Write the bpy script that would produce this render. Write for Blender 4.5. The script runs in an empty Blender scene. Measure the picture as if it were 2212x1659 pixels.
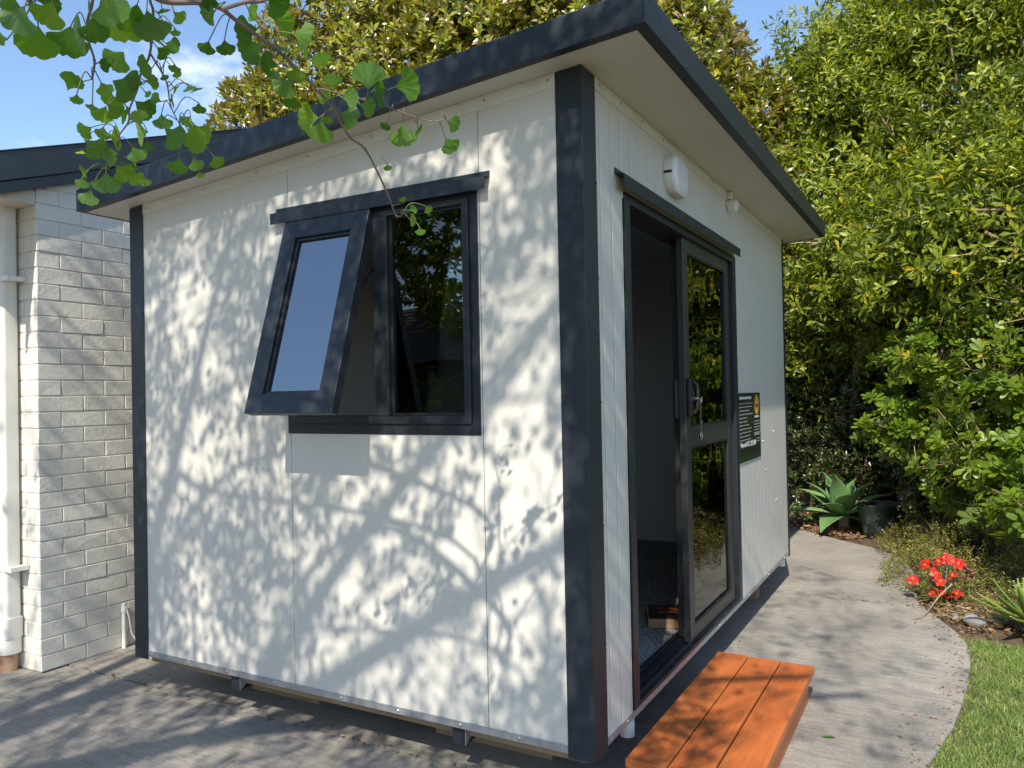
import bpy, bmesh, math, random
import numpy as np
from mathutils import Vector, Matrix
rng = np.random.default_rng(11); random.seed(11)
SC = bpy.context.scene
COL = SC.collection
# ------------------------------------------------------------------ camera
CAM = np.array([1.1142, -2.5230, 1.5056]); YAW, PITCH, ROLL, FPX = 0.5120, 0.0124, -0.0192, 1679.25
PW, PH = 2212.0, 1659.0
_fw = np.array([-math.sin(YAW)*math.cos(PITCH), math.cos(YAW)*math.cos(PITCH), math.sin(PITCH)])
_r0 = np.array([math.cos(YAW), math.sin(YAW), 0.0]); _u0 = np.cross(_r0, _fw)
RT = _r0*math.cos(ROLL) + _u0*math.sin(ROLL); UP = -_r0*math.sin(ROLL) + _u0*math.cos(ROLL); FW = _fw
cam = bpy.data.cameras.new('camera'); cam_o = bpy.data.objects.new('camera', cam); COL.objects.link(cam_o)
cam_o.matrix_world = Matrix([[RT[0], UP[0], -FW[0], CAM[0]], [RT[1], UP[1], -FW[1], CAM[1]], [RT[2], UP[2], -FW[2], CAM[2]], [0, 0, 0, 1]])
cam.sensor_width = 36; cam.sensor_fit = 'HORIZONTAL'; cam.lens = 36*FPX/PW; cam.clip_start = 0.02; cam.clip_end = 3000
SC.camera = cam_o
def ray(px, py):
    d = FW + RT*(px-PW/2)/FPX - UP*(py-PH/2)/FPX
    return d/np.linalg.norm(d)
def at(px, py, dist): return CAM + ray(px, py)*dist
def proj(P):
    d = P - CAM; z = d@FW
    zz = np.where(np.abs(z) < 1e-6, 1e-6, z)
    return PW/2 + FPX*(d@RT)/zz, PH/2 - FPX*(d@UP)/zz, z
def in_view(P, m=60):
    x, y, z = proj(P)
    return (z > 0.03) & (x > -m) & (x < PW+m) & (y > -m) & (y < PH+m)
# ------------------------------------------------------------------ sky, sun, exposure
SUN = Vector((0.060, -0.275, 0.268)).normalized()
S = np.array(SUN)
wd = bpy.data.worlds.new('World'); SC.world = wd; wd.use_nodes = True
nt = wd.node_tree; nt.nodes.clear()
def N(t, typ, **kw):
    n = t.nodes.new(typ)
    for k, v in kw.items():
        if k.startswith('i_'): n.inputs[k[2:].replace('_', ' ')].default_value = v
        else: setattr(n, k, v)
    return n
out = N(nt, 'ShaderNodeOutputWorld'); bg = N(nt, 'ShaderNodeBackground'); bg.inputs['Strength'].default_value = 0.15
sky = N(nt, 'ShaderNodeTexSky', sky_type='NISHITA', sun_disc=False, sun_elevation=math.asin(SUN.z), sun_rotation=math.atan2(SUN.x, SUN.y))
sky.air_density = 1.0; sky.dust_density = 0.4; sky.ozone_density = 2.8
tc = N(nt, 'ShaderNodeTexCoord')
nz = N(nt, 'ShaderNodeTexNoise', i_Scale=7.0, i_Detail=7.0, i_Roughness=0.62)
mp = N(nt, 'ShaderNodeMapping'); mp.inputs['Scale'].default_value = (1, 1, 2.2)
nt.links.new(tc.outputs['Generated'], mp.inputs['Vector']); nt.links.new(mp.outputs['Vector'], nz.inputs['Vector'])
cover = None
for (px, py, lo, hi, w) in [(440, 125, 0.988, 0.9995, 1.0), (95, 325, 0.996, 0.9999, 1.0)]:
    d = ray(px, py)
    dp = N(nt, 'ShaderNodeVectorMath', operation='DOT_PRODUCT'); dp.inputs[1].default_value = d
    nt.links.new(tc.outputs['Generated'], dp.inputs[0])
    mr = N(nt, 'ShaderNodeMapRange', interpolation_type='SMOOTHSTEP'); mr.inputs[1].default_value = lo; mr.inputs[2].default_value = hi; mr.inputs[4].default_value = w
    nt.links.new(dp.outputs['Value'], mr.inputs[0])
    if cover is None: cover = mr.outputs[0]
    else:
        mx = N(nt, 'ShaderNodeMath', operation='MAXIMUM'); nt.links.new(cover, mx.inputs[0]); nt.links.new(mr.outputs[0], mx.inputs[1]); cover = mx.outputs[0]
ml = N(nt, 'ShaderNodeMath', operation='MULTIPLY_ADD'); ml.inputs[1].default_value = 0.33; nt.links.new(cover, ml.inputs[0]); nt.links.new(nz.outputs['Fac'], ml.inputs[2])
cm = N(nt, 'ShaderNodeMapRange', interpolation_type='SMOOTHSTEP'); cm.inputs[1].default_value = 0.80; cm.inputs[2].default_value = 1.12; cm.inputs[4].default_value = 0.75
nt.links.new(ml.outputs[0], cm.inputs[0])
mixc = N(nt, 'ShaderNodeMix', data_type='RGBA'); mixc.inputs[7].default_value = (7.2, 7.4, 7.9, 1)
nt.links.new(cm.outputs[0], mixc.inputs[0]); nt.links.new(sky.outputs['Color'], mixc.inputs[6])
nt.links.new(mixc.outputs[2], bg.inputs['Color']); nt.links.new(bg.outputs[0], out.inputs['Surface'])
sun = bpy.data.lights.new('sun', 'SUN'); sun.energy = 4.1; sun.angle = math.radians(0.53); sun.color = (1.0, 0.93, 0.80)
sun_o = bpy.data.objects.new('sun', sun); COL.objects.link(sun_o); sun_o.rotation_euler = SUN.to_track_quat('Z', 'Y').to_euler(); sun_o.location = (1, -6, 7)
SC.view_settings.view_transform = 'Standard'; SC.view_settings.look = 'None'; SC.view_settings.gamma = 1; SC.view_settings.exposure = 0.70
SC.cycles.max_bounces = 8; SC.cycles.transparent_max_bounces = 16; SC.cycles.use_denoising = True
SC.cycles.caustics_reflective = False; SC.cycles.caustics_refractive = False
# ------------------------------------------------------------------ helpers
def tag(o, label=None, cat=None, group=None, kind=None):
    if label: o['label'] = label
    if cat: o['category'] = cat
    if group: o['group'] = group
    if kind: o['kind'] = kind
    return o
def empty(name, loc=(0, 0, 0)):
    o = bpy.data.objects.new(name, None); COL.objects.link(o); o.location = loc; o.empty_display_size = 0.1
    return o
class MB:
    def __init__(s): s.v = []; s.f = []
    def add(s, vs, fs):
        n = len(s.v); s.v += [tuple(map(float, p)) for p in vs]; s.f += [tuple(i+n for i in q) for q in fs]; return s
    def box(s, x0, x1, y0, y1, z0, z1):
        return s.add([(x0, y0, z0), (x1, y0, z0), (x1, y1, z0), (x0, y1, z0), (x0, y0, z1), (x1, y0, z1), (x1, y1, z1), (x0, y1, z1)],
                     [(0, 3, 2, 1), (4, 5, 6, 7), (0, 1, 5, 4), (1, 2, 6, 5), (2, 3, 7, 6), (3, 0, 4, 7)])
    def prism(s, poly, a0, a1, axis='y'):
        # poly: (p,q) counter-clockwise seen from -axis... extruded along axis
        n = len(poly)
        def P(p, q, a): return (p, a, q) if axis == 'y' else ((a, p, q) if axis == 'x' else (p, q, a))
        vs = [P(p, q, a0) for p, q in poly] + [P(p, q, a1) for p, q in poly]
        fs = [tuple(range(n)), tuple(range(2*n-1, n-1, -1))] + [(i, i+n, (i+1) % n+n, (i+1) % n) for i in range(n)]
        return s.add(vs, fs)
    def ring(s, outer, inner, a0, a1, axis='y'):
        n = len(outer)
        def P(p, q, a): return (p, a, q) if axis == 'y' else ((a, p, q) if axis == 'x' else (p, q, a))
        vs = [P(p, q, a0) for p, q in outer] + [P(p, q, a0) for p, q in inner] + [P(p, q, a1) for p, q in outer] + [P(p, q, a1) for p, q in inner]
        fs = []
        for i in range(n):
            j = (i+1) % n
            fs += [(i, j, n+j, n+i), (2*n+j, 2*n+i, 3*n+i, 3*n+j), (i, 2*n+i, 2*n+j, j), (n+j, 3*n+j, 3*n+i, n+i)]
        return s.add(vs, fs)
    def tube(s, pts, rad, n=8, cap=True):
        pts = [np.array(p, float) for p in pts]
        if np.isscalar(rad): rad = [rad]*len(pts)
        base = len(s.v); prev = None
        for i, p in enumerate(pts):
            t = pts[min(i+1, len(pts)-1)] - pts[max(i-1, 0)]; t = t/(np.linalg.norm(t)+1e-9)
            if prev is None:
                a = np.array([0, 0, 1.0]) if abs(t[2]) < 0.9 else np.array([1.0, 0, 0]); u = np.cross(t, a)
            else: u = prev - t*(prev@t)
            u /= np.linalg.norm(u)+1e-9; prev = u; w = np.cross(t, u)
            for k in range(n):
                a = 2*math.pi*k/n; s.v.append(tuple(p + (u*math.cos(a) + w*math.sin(a))*rad[i]))
        for i in range(len(pts)-1):
            for k in range(n):
                a = base+i*n+k; b = base+i*n+(k+1) % n; s.f.append((a, b, b+n, a+n))
        if cap:
            s.f.append(tuple(base+k for k in range(n-1, -1, -1))); s.f.append(tuple(base+(len(pts)-1)*n+k for k in range(n)))
        return s
    def lathe(s, prof, c=(0, 0, 0), n=40, cap=True):
        base = len(s.v)
        for r, z in prof:
            for k in range(n):
                a = 2*math.pi*k/n; s.v.append((c[0]+r*math.cos(a), c[1]+r*math.sin(a), c[2]+z))
        for i in range(len(prof)-1):
            for k in range(n):
                a = base+i*n+k; b = base+i*n+(k+1) % n; s.f.append((a, b, b+n, a+n))
        if cap:
            s.f.append(tuple(base+k for k in range(n-1, -1, -1))); s.f.append(tuple(base+(len(prof)-1)*n+k for k in range(n)))
        return s
    def build(s, name, mat, parent=None, smooth=False, bevel=0, seg=2, fix=True):
        me = bpy.data.meshes.new(name); me.from_pydata(s.v, [], s.f); me.materials.append(mat)
        if fix:
            bm = bmesh.new(); bm.from_mesh(me); bmesh.ops.recalc_face_normals(bm, faces=bm.faces); bm.to_mesh(me); bm.free()
        if smooth:
            for p in me.polygons: p.use_smooth = True
            if bevel == 0:
                try: me.set_sharp_from_angle(angle=math.radians(40))
                except Exception: pass
        o = bpy.data.objects.new(name, me); COL.objects.link(o)
        if parent is not None: o.parent = parent; o.matrix_parent_inverse = Matrix.Translation(-Vector(parent.location))
        if bevel:
            b = o.modifiers.new('bevel', 'BEVEL'); b.width = bevel; b.segments = seg; b.limit_method = 'ANGLE'; b.angle_limit = math.radians(40)
        return o
def np_mesh(name, V, loops, starts, mat, parent=None, smooth=False):
    me = bpy.data.meshes.new(name)
    me.vertices.add(len(V)); me.vertices.foreach_set('co', np.ascontiguousarray(V, np.float32).ravel())
    me.loops.add(len(loops)); me.loops.foreach_set('vertex_index', np.ascontiguousarray(loops, np.int32))
    me.polygons.add(len(starts)); me.polygons.foreach_set('loop_start', np.ascontiguousarray(starts, np.int32))
    me.update(calc_edges=True); me.validate(); me.materials.append(mat)
    if smooth: me.polygons.foreach_set('use_smooth', np.ones(len(me.polygons), bool))
    o = bpy.data.objects.new(name, me); COL.objects.link(o)
    if parent is not None: o.parent = parent; o.matrix_parent_inverse = Matrix.Translation(-Vector(parent.location))
    return o
def scatter(name, pos, axis, nrm, ln, wd_, tmpl, mat, parent=None, smooth=True, curl=None):
    """copies of a leaf template (u across, v along, w up) at pos, growing along axis with upper side nrm"""
    T, F = tmpl; n = len(pos)
    axis = axis/np.linalg.norm(axis, axis=1, keepdims=True)
    nrm = nrm - axis*np.sum(nrm*axis, axis=1, keepdims=True); nrm /= np.linalg.norm(nrm, axis=1, keepdims=True)+1e-9
    side = np.cross(axis, nrm)
    ln = np.broadcast_to(ln, n)[:, None]; wd_ = np.broadcast_to(wd_, n)[:, None]
    V = np.empty((n, len(T), 3))
    cu = 0 if curl is None else curl[:, None]
    for i, (u, v, w) in enumerate(T):
        V[:, i] = pos + side*(u*wd_) + axis*(v*ln) + nrm*((w - cu*v*v)*ln)
    k = len(T); fl = np.array([i for f in F for i in f]); fs = np.array([len(f) for f in F])
    loops = (fl[None, :] + (np.arange(n)*k)[:, None]).ravel()
    st = np.concatenate([[0], np.cumsum(fs)[:-1]]); tot = fs.sum()
    starts = (st[None, :] + (np.arange(n)*tot)[:, None]).ravel()
    return np_mesh(name, V.reshape(-1, 3), loops, starts, mat, parent, smooth)
LEAF = ([(0, 0, 0), (-.5, .38, .06), (0, .38, 0), (.5, .38, .06), (-.42, .7, .05), (0, .7, .0), (.42, .7, .05), (0, 1, -.03)],
        [(0, 2, 1), (0, 3, 2), (1, 2, 5, 4), (2, 3, 6, 5), (4, 5, 7), (5, 6, 7)])
OBOV = ([(0, 0, 0), (-.22, .35, .03), (0, .35, 0), (.22, .35, .03), (-.5, .74, .05), (0, .74, 0), (.5, .74, .05), (0, 1, -.02)], LEAF[1])
BLADE = ([(-.5, 0, 0), (.5, 0, 0), (-.4, .5, .0), (.4, .5, .0), (0, 1, 0)], [(0, 1, 3, 2), (2, 3, 4)])
CHIP = ([(0, 0, 0), (-.5, .5, .1), (.5, .5, .1), (0, 1, 0)], [(0, 2, 3, 1)])
def fan_template():
    T = [(0, 0, 0)]; F = []; n = 17
    for ring in (0.5, 0.85, 1.0):
        for i in range(n):
            t = -1 + 2*i/(n-1); a = t*math.radians(60)*(1 if ring > .6 else .8)
            r = ring*(1 - .13*t**6)
            if ring == 1.0: r *= 1 + .022*math.sin(i*2.3+.5) + .015*math.sin(i*4.1) - (.10 if i == 8 else 0)
            T.append((math.sin(a)*r/1.66, math.cos(a)*r*.96+.04*ring, .10*abs(t)**1.5*ring + .022*math.sin(i*1.9)*ring))
    for i in range(n-1):
        F.append((0, 2+i, 1+i))
        for q in (0, n): F.append((1+q+i, 2+q+i, n+2+q+i, n+1+q+i))
    return T, F
FAN = fan_template()
def lobed_template():
    T = [(0, 0, 0)]; F = []
    for a, L in ((-48, .86), (0, 1.0), (48, .86)):
        a = math.radians(a); b = len(T)
        for (u, v, w) in [(-.10, .3, .02), (0, .32, 0), (.10, .3, .02), (-.21, .66, .03), (0, .68, 0), (.21, .66, .03), (-.14, .92, .0), (0, .96, -.02), (.14, .92, 0)]:
            u *= L; v *= L
            T.append((u*math.cos(a)+v*math.sin(a), -u*math.sin(a)+v*math.cos(a), w))
        F += [(0, b+1, b), (0, b+2, b+1), (b, b+1, b+4, b+3), (b+1, b+2, b+5, b+4), (b+3, b+4, b+7, b+6), (b+4, b+5, b+8, b+7)]
    return T, F
LOBED = lobed_template()
# ------------------------------------------------------------------ materials
def mat(name, col, rough=0.5, metal=0.0, spec=0.5, bump=None, noise=None, coat=0, bstr=0.3):
    """bump=(scale, detail, distance); noise=(scale, col2, lo, hi)"""
    m = bpy.data.materials.new(name); m.use_nodes = True; t = m.node_tree; p = t.nodes['Principled BSDF']
    p.inputs['Base Color'].default_value = (*col, 1); p.inputs['Roughness'].default_value = rough; p.inputs['Metallic'].default_value = metal
    p.inputs['Specular IOR Level'].default_value = spec; p.inputs['Coat Weight'].default_value = coat
    co = N(t, 'ShaderNodeTexCoord')
    if noise:
        sc, c2, lo, hi = noise
        n = N(t, 'ShaderNodeTexNoise', i_Scale=sc, i_Detail=6.0, i_Roughness=0.6); t.links.new(co.outputs['Object'], n.inputs['Vector'])
        r = N(t, 'ShaderNodeMapRange'); r.inputs[1].default_value = lo; r.inputs[2].default_value = hi; t.links.new(n.outputs['Fac'], r.inputs[0])
        mx = N(t, 'ShaderNodeMix', data_type='RGBA'); mx.inputs[6].default_value = (*col, 1); mx.inputs[7].default_value = (*c2, 1)
        t.links.new(r.outputs[0], mx.inputs[0]); t.links.new(mx.outputs[2], p.inputs['Base Color'])
    if bump:
        n = N(t, 'ShaderNodeTexNoise', i_Scale=bump[0], i_Detail=bump[1], i_Roughness=0.6); t.links.new(co.outputs['Object'], n.inputs['Vector'])
        b = N(t, 'ShaderNodeBump'); b.inputs['Strength'].default_value = bstr; b.inputs['Distance'].default_value = bump[2]
        t.links.new(n.outputs['Fac'], b.inputs['Height']); t.links.new(b.outputs['Normal'], p.inputs['Normal'])
    return m
def leafmat(name, stops, rough=0.4, trans=0.3, under=None, spec=0.5, tcol=None, scale=1.0):
    m = bpy.data.materials.new(name); m.use_nodes = True; t = m.node_tree; p = t.nodes['Principled BSDF']; o = t.nodes['Material Output']
    g = N(t, 'ShaderNodeNewGeometry'); cr = N(t, 'ShaderNodeValToRGB'); e = cr.color_ramp.elements
    while len(e) < len(stops): e.new(0.5)
    for i, (pos, c) in enumerate(stops): e[i].position = pos; e[i].color = (c[0]*scale, c[1]*scale, c[2]*scale, 1)
    t.links.new(g.outputs['Random Per Island'], cr.inputs['Fac'])
    base = cr.outputs['Color']
    if under:
        mx = N(t, 'ShaderNodeMix', data_type='RGBA'); mx.inputs[7].default_value = (*under, 1)
        t.links.new(g.outputs['Backfacing'], mx.inputs[0]); t.links.new(base, mx.inputs[6]); base = mx.outputs[2]
    t.links.new(base, p.inputs['Base Color']); p.inputs['Roughness'].default_value = rough; p.inputs['Specular IOR Level'].default_value = spec
    tr = N(t, 'ShaderNodeBsdfTranslucent'); ms = N(t, 'ShaderNodeMixShader'); ms.inputs['Fac'].default_value = trans
    if tcol:
        mu = N(t, 'ShaderNodeMix', data_type='RGBA', blend_type='MULTIPLY'); mu.inputs[0].default_value = 1; mu.inputs[7].default_value = (*tcol, 1)
        t.links.new(cr.outputs['Color'], mu.inputs[6]); t.links.new(mu.outputs[2], tr.inputs['Color'])
    else: t.links.new(base, tr.inputs['Color'])
    t.links.new(p.outputs[0], ms.inputs[1]); t.links.new(tr.outputs[0], ms.inputs[2]); t.links.new(ms.outputs[0], o.inputs['Surface'])
    return m
def glassmat(name, tint=(.75, .8, .8), wav=0.0, ior=1.8):
    m = bpy.data.materials.new(name); m.use_nodes = True; t = m.node_tree; t.nodes.remove(t.nodes['Principled BSDF']); o = t.nodes['Material Output']
    tr = N(t, 'ShaderNodeBsdfTransparent'); tr.inputs['Color'].default_value = (*tint, 1)
    gl = N(t, 'ShaderNodeBsdfGlossy'); gl.inputs['Roughness'].default_value = 0.004; gl.inputs['Color'].default_value = (.95, .97, 1, 1)
    fr = N(t, 'ShaderNodeFresnel'); fr.inputs['IOR'].default_value = ior
    ms = N(t, 'ShaderNodeMixShader'); t.links.new(fr.outputs[0], ms.inputs[0]); t.links.new(tr.outputs[0], ms.inputs[1]); t.links.new(gl.outputs[0], ms.inputs[2])
    if wav:
        co = N(t, 'ShaderNodeTexCoord'); n = N(t, 'ShaderNodeTexNoise', i_Scale=4.0, i_Detail=1.0); t.links.new(co.outputs['Object'], n.inputs['Vector'])
        b = N(t, 'ShaderNodeBump'); b.inputs['Strength'].default_value = wav; b.inputs['Distance'].default_value = 0.02
        t.links.new(n.outputs['Fac'], b.inputs['Height']); t.links.new(b.outputs['Normal'], gl.inputs['Normal'])
    t.links.new(ms.outputs[0], o.inputs['Surface'])
    return m
def panelmat(name, axis, strength, pitch=0.106, col=(.635, .61, .555)):
    m = mat(name, col, 0.38, spec=0.45, noise=(1.7, (col[0]*.94, col[1]*.94, col[2]*.93), .35, .75)); t = m.node_tree; p = t.nodes['Principled BSDF']
    co = N(t, 'ShaderNodeTexCoord'); sx = N(t, 'ShaderNodeSeparateXYZ'); t.links.new(co.outputs['Object'], sx.inputs[0])
    a = N(t, 'ShaderNodeMath', operation='DIVIDE'); a.inputs[1].default_value = pitch; t.links.new(sx.outputs[axis], a.inputs[0])
    f = N(t, 'ShaderNodeMath', operation='FRACT'); t.links.new(a.outputs[0], f.inputs[0])
    c = N(t, 'ShaderNodeMath', operation='SUBTRACT'); c.inputs[1].default_value = 0.5; t.links.new(f.outputs[0], c.inputs[0])
    d = N(t, 'ShaderNodeMath', operation='ABSOLUTE'); t.links.new(c.outputs[0], d.inputs[0])
    r = N(t, 'ShaderNodeMapRange', interpolation_type='SMOOTHSTEP'); r.inputs[1].default_value = 0.0; r.inputs[2].default_value = 0.07; t.links.new(d.outputs[0], r.inputs[0])
    n = N(t, 'ShaderNodeTexNoise', i_Scale=3.0, i_Detail=2.0); t.links.new(co.outputs['Object'], n.inputs['Vector'])
    ad = N(t, 'ShaderNodeMath', operation='MULTIPLY_ADD'); ad.inputs[1].default_value = 0.9; t.links.new(n.outputs['Fac'], ad.inputs[0]); t.links.new(r.outputs[0], ad.inputs[2])
    b = N(t, 'ShaderNodeBump'); b.inputs['Strength'].default_value = strength; b.inputs['Distance'].default_value = 0.006
    t.links.new(ad.outputs[0], b.inputs['Height']); t.links.new(b.outputs['Normal'], p.inputs['Normal'])
    return m
M = {}
M['panelA'] = panelmat('white_panel_steel', 0, 0.10)
M['panelB'] = panelmat('white_ribbed_panel_steel', 1, 0.6)
M['soffit'] = mat('cream_soffit_steel', (.60, .58, .535), 0.4, noise=(1.3, (.55, .52, .45), .35, .75))
M['trimw'] = mat('white_trim_steel', (.66, .66, .62), 0.4, noise=(9, (.55, .55, .51), .45, .8))
M['navy'] = mat('dark_slate_flashing', (.017, .023, .033), 0.45, spec=0.4, bump=(5, 3, .004), bstr=0.06, noise=(3, (.019, .0255, .036), .35, .7))
M['alu'] = mat('charcoal_powder_coat', (.018, .022, .029), 0.42, spec=0.4, bump=(220, 2, .0004), bstr=0.1)
M['alud'] = mat('door_powder_coat', (.036, .038, .038), 0.4, spec=0.5, bump=(220, 2, .0004), bstr=0.1)
M['rubber'] = mat('black_seal', (.012, .012, .013), 0.55)
M['galv'] = mat('galvanised_steel', (.50, .52, .54), 0.42, metal=0.65, noise=(40, (.36, .38, .40), .3, .7))
M['screw'] = mat('screw_zinc', (.45, .45, .45), 0.35, metal=0.8)
M['screwd'] = mat('screw_dark', (.03, .035, .04), 0.35)
M['inner'] = mat('interior_lining', (.62, .63, .635), 0.6)
M['glass'] = glassmat('window_glass', (.55, .6, .6), 0.03, 3.4)
M['glassf'] = glassmat('fixed_glass', (.55, .6, .6), 0.04, 1.75)
M['glassd'] = glassmat('door_glass', (.5, .55, .54), 0.25, 1.6)
M['white'] = mat('white_plastic', (.72, .71, .66), 0.35, noise=(6, (.66, .65, .60), .4, .7))
M['lens'] = mat('opal_lens', (.76, .77, .79), 0.25, coat=0.3)
M['chrome'] = mat('key_metal', (.55, .52, .48), 0.25, metal=1.0)
M['pvc'] = mat('pvc_pipe', (.62, .62, .60), 0.35)
M['strap'] = mat('key_strap', (.09, .06, .11), 0.8)
M['timber'] = mat('packer_timber', (.30, .21, .125), 0.75, noise=(4, (.21, .15, .09), .35, .7), bump=(30, 4, .002))
M['brick'] = mat('white_painted_brick', (.75, .72, .65), 0.6, noise=(2.2, (.68, .65, .585), .35, .7), bump=(45, 6, .004), bstr=0.6)
M['mortar'] = mat('painted_mortar', (.72, .69, .63), 0.75, bump=(70, 5, .003))
M['plaster'] = mat('eave_plaster', (.62, .57, .47), 0.85, bump=(120, 6, .006), bstr=0.6)
M['barge'] = mat('roof_metal_dark', (.026, .034, .044), 0.35, spec=0.5, noise=(5, (.034, .042, .052), .3, .7), bump=(3, 2, .006), bstr=0.1)
M['roofm'] = mat('roof_metal', (.05, .06, .07), 0.45)
M['dpipe'] = mat('downpipe_paint', (.76, .74, .69), 0.3, noise=(5, (.70, .68, .62), .4, .7))
M['terra'] = mat('terracotta', (.42, .22, .13), 0.8, noise=(14, (.55, .40, .28), .4, .7), bump=(60, 5, .003))
def concrete():
    m = mat('worn_concrete', (.33, .30, .265), 0.9, spec=0.25); t = m.node_tree; p = t.nodes['Principled BSDF']
    co = N(t, 'ShaderNodeTexCoord')
    n1 = N(t, 'ShaderNodeTexNoise', i_Scale=1.3, i_Detail=7.0, i_Roughness=0.62); n2 = N(t, 'ShaderNodeTexNoise', i_Scale=60.0, i_Detail=5.0, i_Roughness=0.7)
    mpp = N(t, 'ShaderNodeMapping'); mpp.inputs['Scale'].default_value = (7, 40, 1); mpp.inputs['Rotation'].default_value = (0, 0, math.radians(-14))
    n3 = N(t, 'ShaderNodeTexNoise', i_Scale=1.0, i_Detail=5.0, i_Roughness=0.6)
    for n in (n1, n2): t.links.new(co.outputs['Object'], n.inputs['Vector'])
    t.links.new(co.outputs['Object'], mpp.inputs['Vector']); t.links.new(mpp.outputs[0], n3.inputs['Vector'])
    cr = N(t, 'ShaderNodeValToRGB'); e = cr.color_ramp.elements
    e[0].position = .3; e[0].color = (.225, .206, .182, 1); e[1].position = .72; e[1].color = (.39, .358, .315, 1)
    t.links.new(n1.outputs['Fac'], cr.inputs['Fac'])
    c2 = N(t, 'ShaderNodeValToRGB'); e = c2.color_ramp.elements; e[0].position = .33; e[0].color = (.74, .74, .74, 1); e[1].position = .60; e[1].color = (1.06, 1.06, 1.05, 1)
    t.links.new(n3.outputs['Fac'], c2.inputs['Fac'])
    c3 = N(t, 'ShaderNodeValToRGB'); e = c3.color_ramp.elements; e[0].position = .3; e[0].color = (.72, .72, .72, 1); e[1].position = .6; e[1].color = (1.08, 1.08, 1.08, 1)
    t.links.new(n2.outputs['Fac'], c3.inputs['Fac'])
    m1 = N(t, 'ShaderNodeMix', data_type='RGBA', blend_type='MULTIPLY'); m1.inputs[0].default_value = 0.72
    m2 = N(t, 'ShaderNodeMix', data_type='RGBA', blend_type='MULTIPLY'); m2.inputs[0].default_value = 0.8
    t.links.new(cr.outputs[0], m1.inputs[6]); t.links.new(c2.outputs[0], m1.inputs[7]); t.links.new(m1.outputs[2], m2.inputs[6]); t.links.new(c3.outputs[0], m2.inputs[7])
    t.links.new(m2.outputs[2], p.inputs['Base Color'])
    a = N(t, 'ShaderNodeMath', operation='ADD'); t.links.new(n2.outputs['Fac'], a.inputs[0]); t.links.new(n3.outputs['Fac'], a.inputs[1])
    b = N(t, 'ShaderNodeBump'); b.inputs['Strength'].default_value = .55; b.inputs['Distance'].default_value = .004
    t.links.new(a.outputs[0], b.inputs['Height']); t.links.new(b.outputs[0], p.inputs['Normal'])
    return m
M['conc'] = concrete()
M['soil'] = mat('soil', (.085, .06, .04), 0.95, spec=.2, noise=(6, (.15, .105, .07), .35, .7), bump=(40, 6, .02), bstr=.6)
M['turf'] = mat('turf', (.10, .11, .045), 0.95, spec=.2, noise=(14, (.16, .13, .07), .4, .7), bump=(60, 5, .01))
def stain(name, grooved):
    m = mat(name, (.55, .165, .045), 0.5, spec=.4, noise=(3.5, (.48, .13, .034), .35, .7)); t = m.node_tree; p = t.nodes['Principled BSDF']
    co = N(t, 'ShaderNodeTexCoord'); mpp = N(t, 'ShaderNodeMapping'); mpp.inputs['Scale'].default_value = (60, 2.5, 60); t.links.new(co.outputs['Object'], mpp.inputs[0])
    n = N(t, 'ShaderNodeTexNoise', i_Scale=1.0, i_Detail=4.0); t.links.new(mpp.outputs[0], n.inputs['Vector'])
    b = N(t, 'ShaderNodeBump'); b.inputs['Strength'].default_value = .35; b.inputs['Distance'].default_value = .002
    t.links.new(n.outputs['Fac'], b.inputs['Height']); t.links.new(b.outputs[0], p.inputs['Normal'])
    return m
def stain2():
    m = M['_s']; t = m.node_tree; p = t.nodes['Principled BSDF']; src = p.inputs['Base Color'].links[0].from_socket
    co = N(t, 'ShaderNodeTexCoord'); mpp = N(t, 'ShaderNodeMapping'); mpp.inputs['Scale'].default_value = (90, 3, 60); t.links.new(co.outputs['Object'], mpp.inputs[0])
    n = N(t, 'ShaderNodeTexNoise', i_Scale=1.0, i_Detail=6.0, i_Roughness=.65); t.links.new(mpp.outputs[0], n.inputs['Vector'])
    cr = N(t, 'ShaderNodeValToRGB'); e = cr.color_ramp.elements; e[0].position = .35; e[0].color = (.66, .62, .60, 1); e[1].position = .62; e[1].color = (1.06, 1.08, 1.1, 1); t.links.new(n.outputs['Fac'], cr.inputs[0])
    mx = N(t, 'ShaderNodeMix', data_type='RGBA', blend_type='MULTIPLY'); mx.inputs[0].default_value = .32; t.links.new(src, mx.inputs[6]); t.links.new(cr.outputs[0], mx.inputs[7])
    n2 = N(t, 'ShaderNodeTexNoise', i_Scale=11.0, i_Detail=8.0, i_Roughness=.75); t.links.new(co.outputs['Object'], n2.inputs['Vector'])
    r2_ = N(t, 'ShaderNodeMapRange'); r2_.inputs[1].default_value = .60; r2_.inputs[2].default_value = .74; r2_.inputs[4].default_value = .55; t.links.new(n2.outputs['Fac'], r2_.inputs[0])
    m3 = N(t, 'ShaderNodeMix', data_type='RGBA'); m3.inputs[7].default_value = (.47, .27, .15, 1); t.links.new(r2_.outputs[0], m3.inputs[0]); t.links.new(mx.outputs[2], m3.inputs[6])
    t.links.new(m3.outputs[2], p.inputs['Base Color']); return m
M['stain'] = M['_s'] = stain('orange_deck_stain', False)
stain2()
def carpet():
    m = mat('speckled_carpet', (.05, .052, .055), 0.95, spec=.1); t = m.node_tree; p = t.nodes['Principled BSDF']; co = N(t, 'ShaderNodeTexCoord')
    n = N(t, 'ShaderNodeTexNoise', i_Scale=130.0, i_Detail=3.0, i_Roughness=.7); t.links.new(co.outputs['Object'], n.inputs['Vector'])
    cr = N(t, 'ShaderNodeValToRGB'); e = cr.color_ramp.elements; e[0].position = .42; e[0].color = (.06, .065, .07, 1); e[1].position = .60; e[1].color = (.48, .48, .46, 1)
    t.links.new(n.outputs['Fac'], cr.inputs[0]); t.links.new(cr.outputs[0], p.inputs['Base Color'])
    return m
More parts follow.
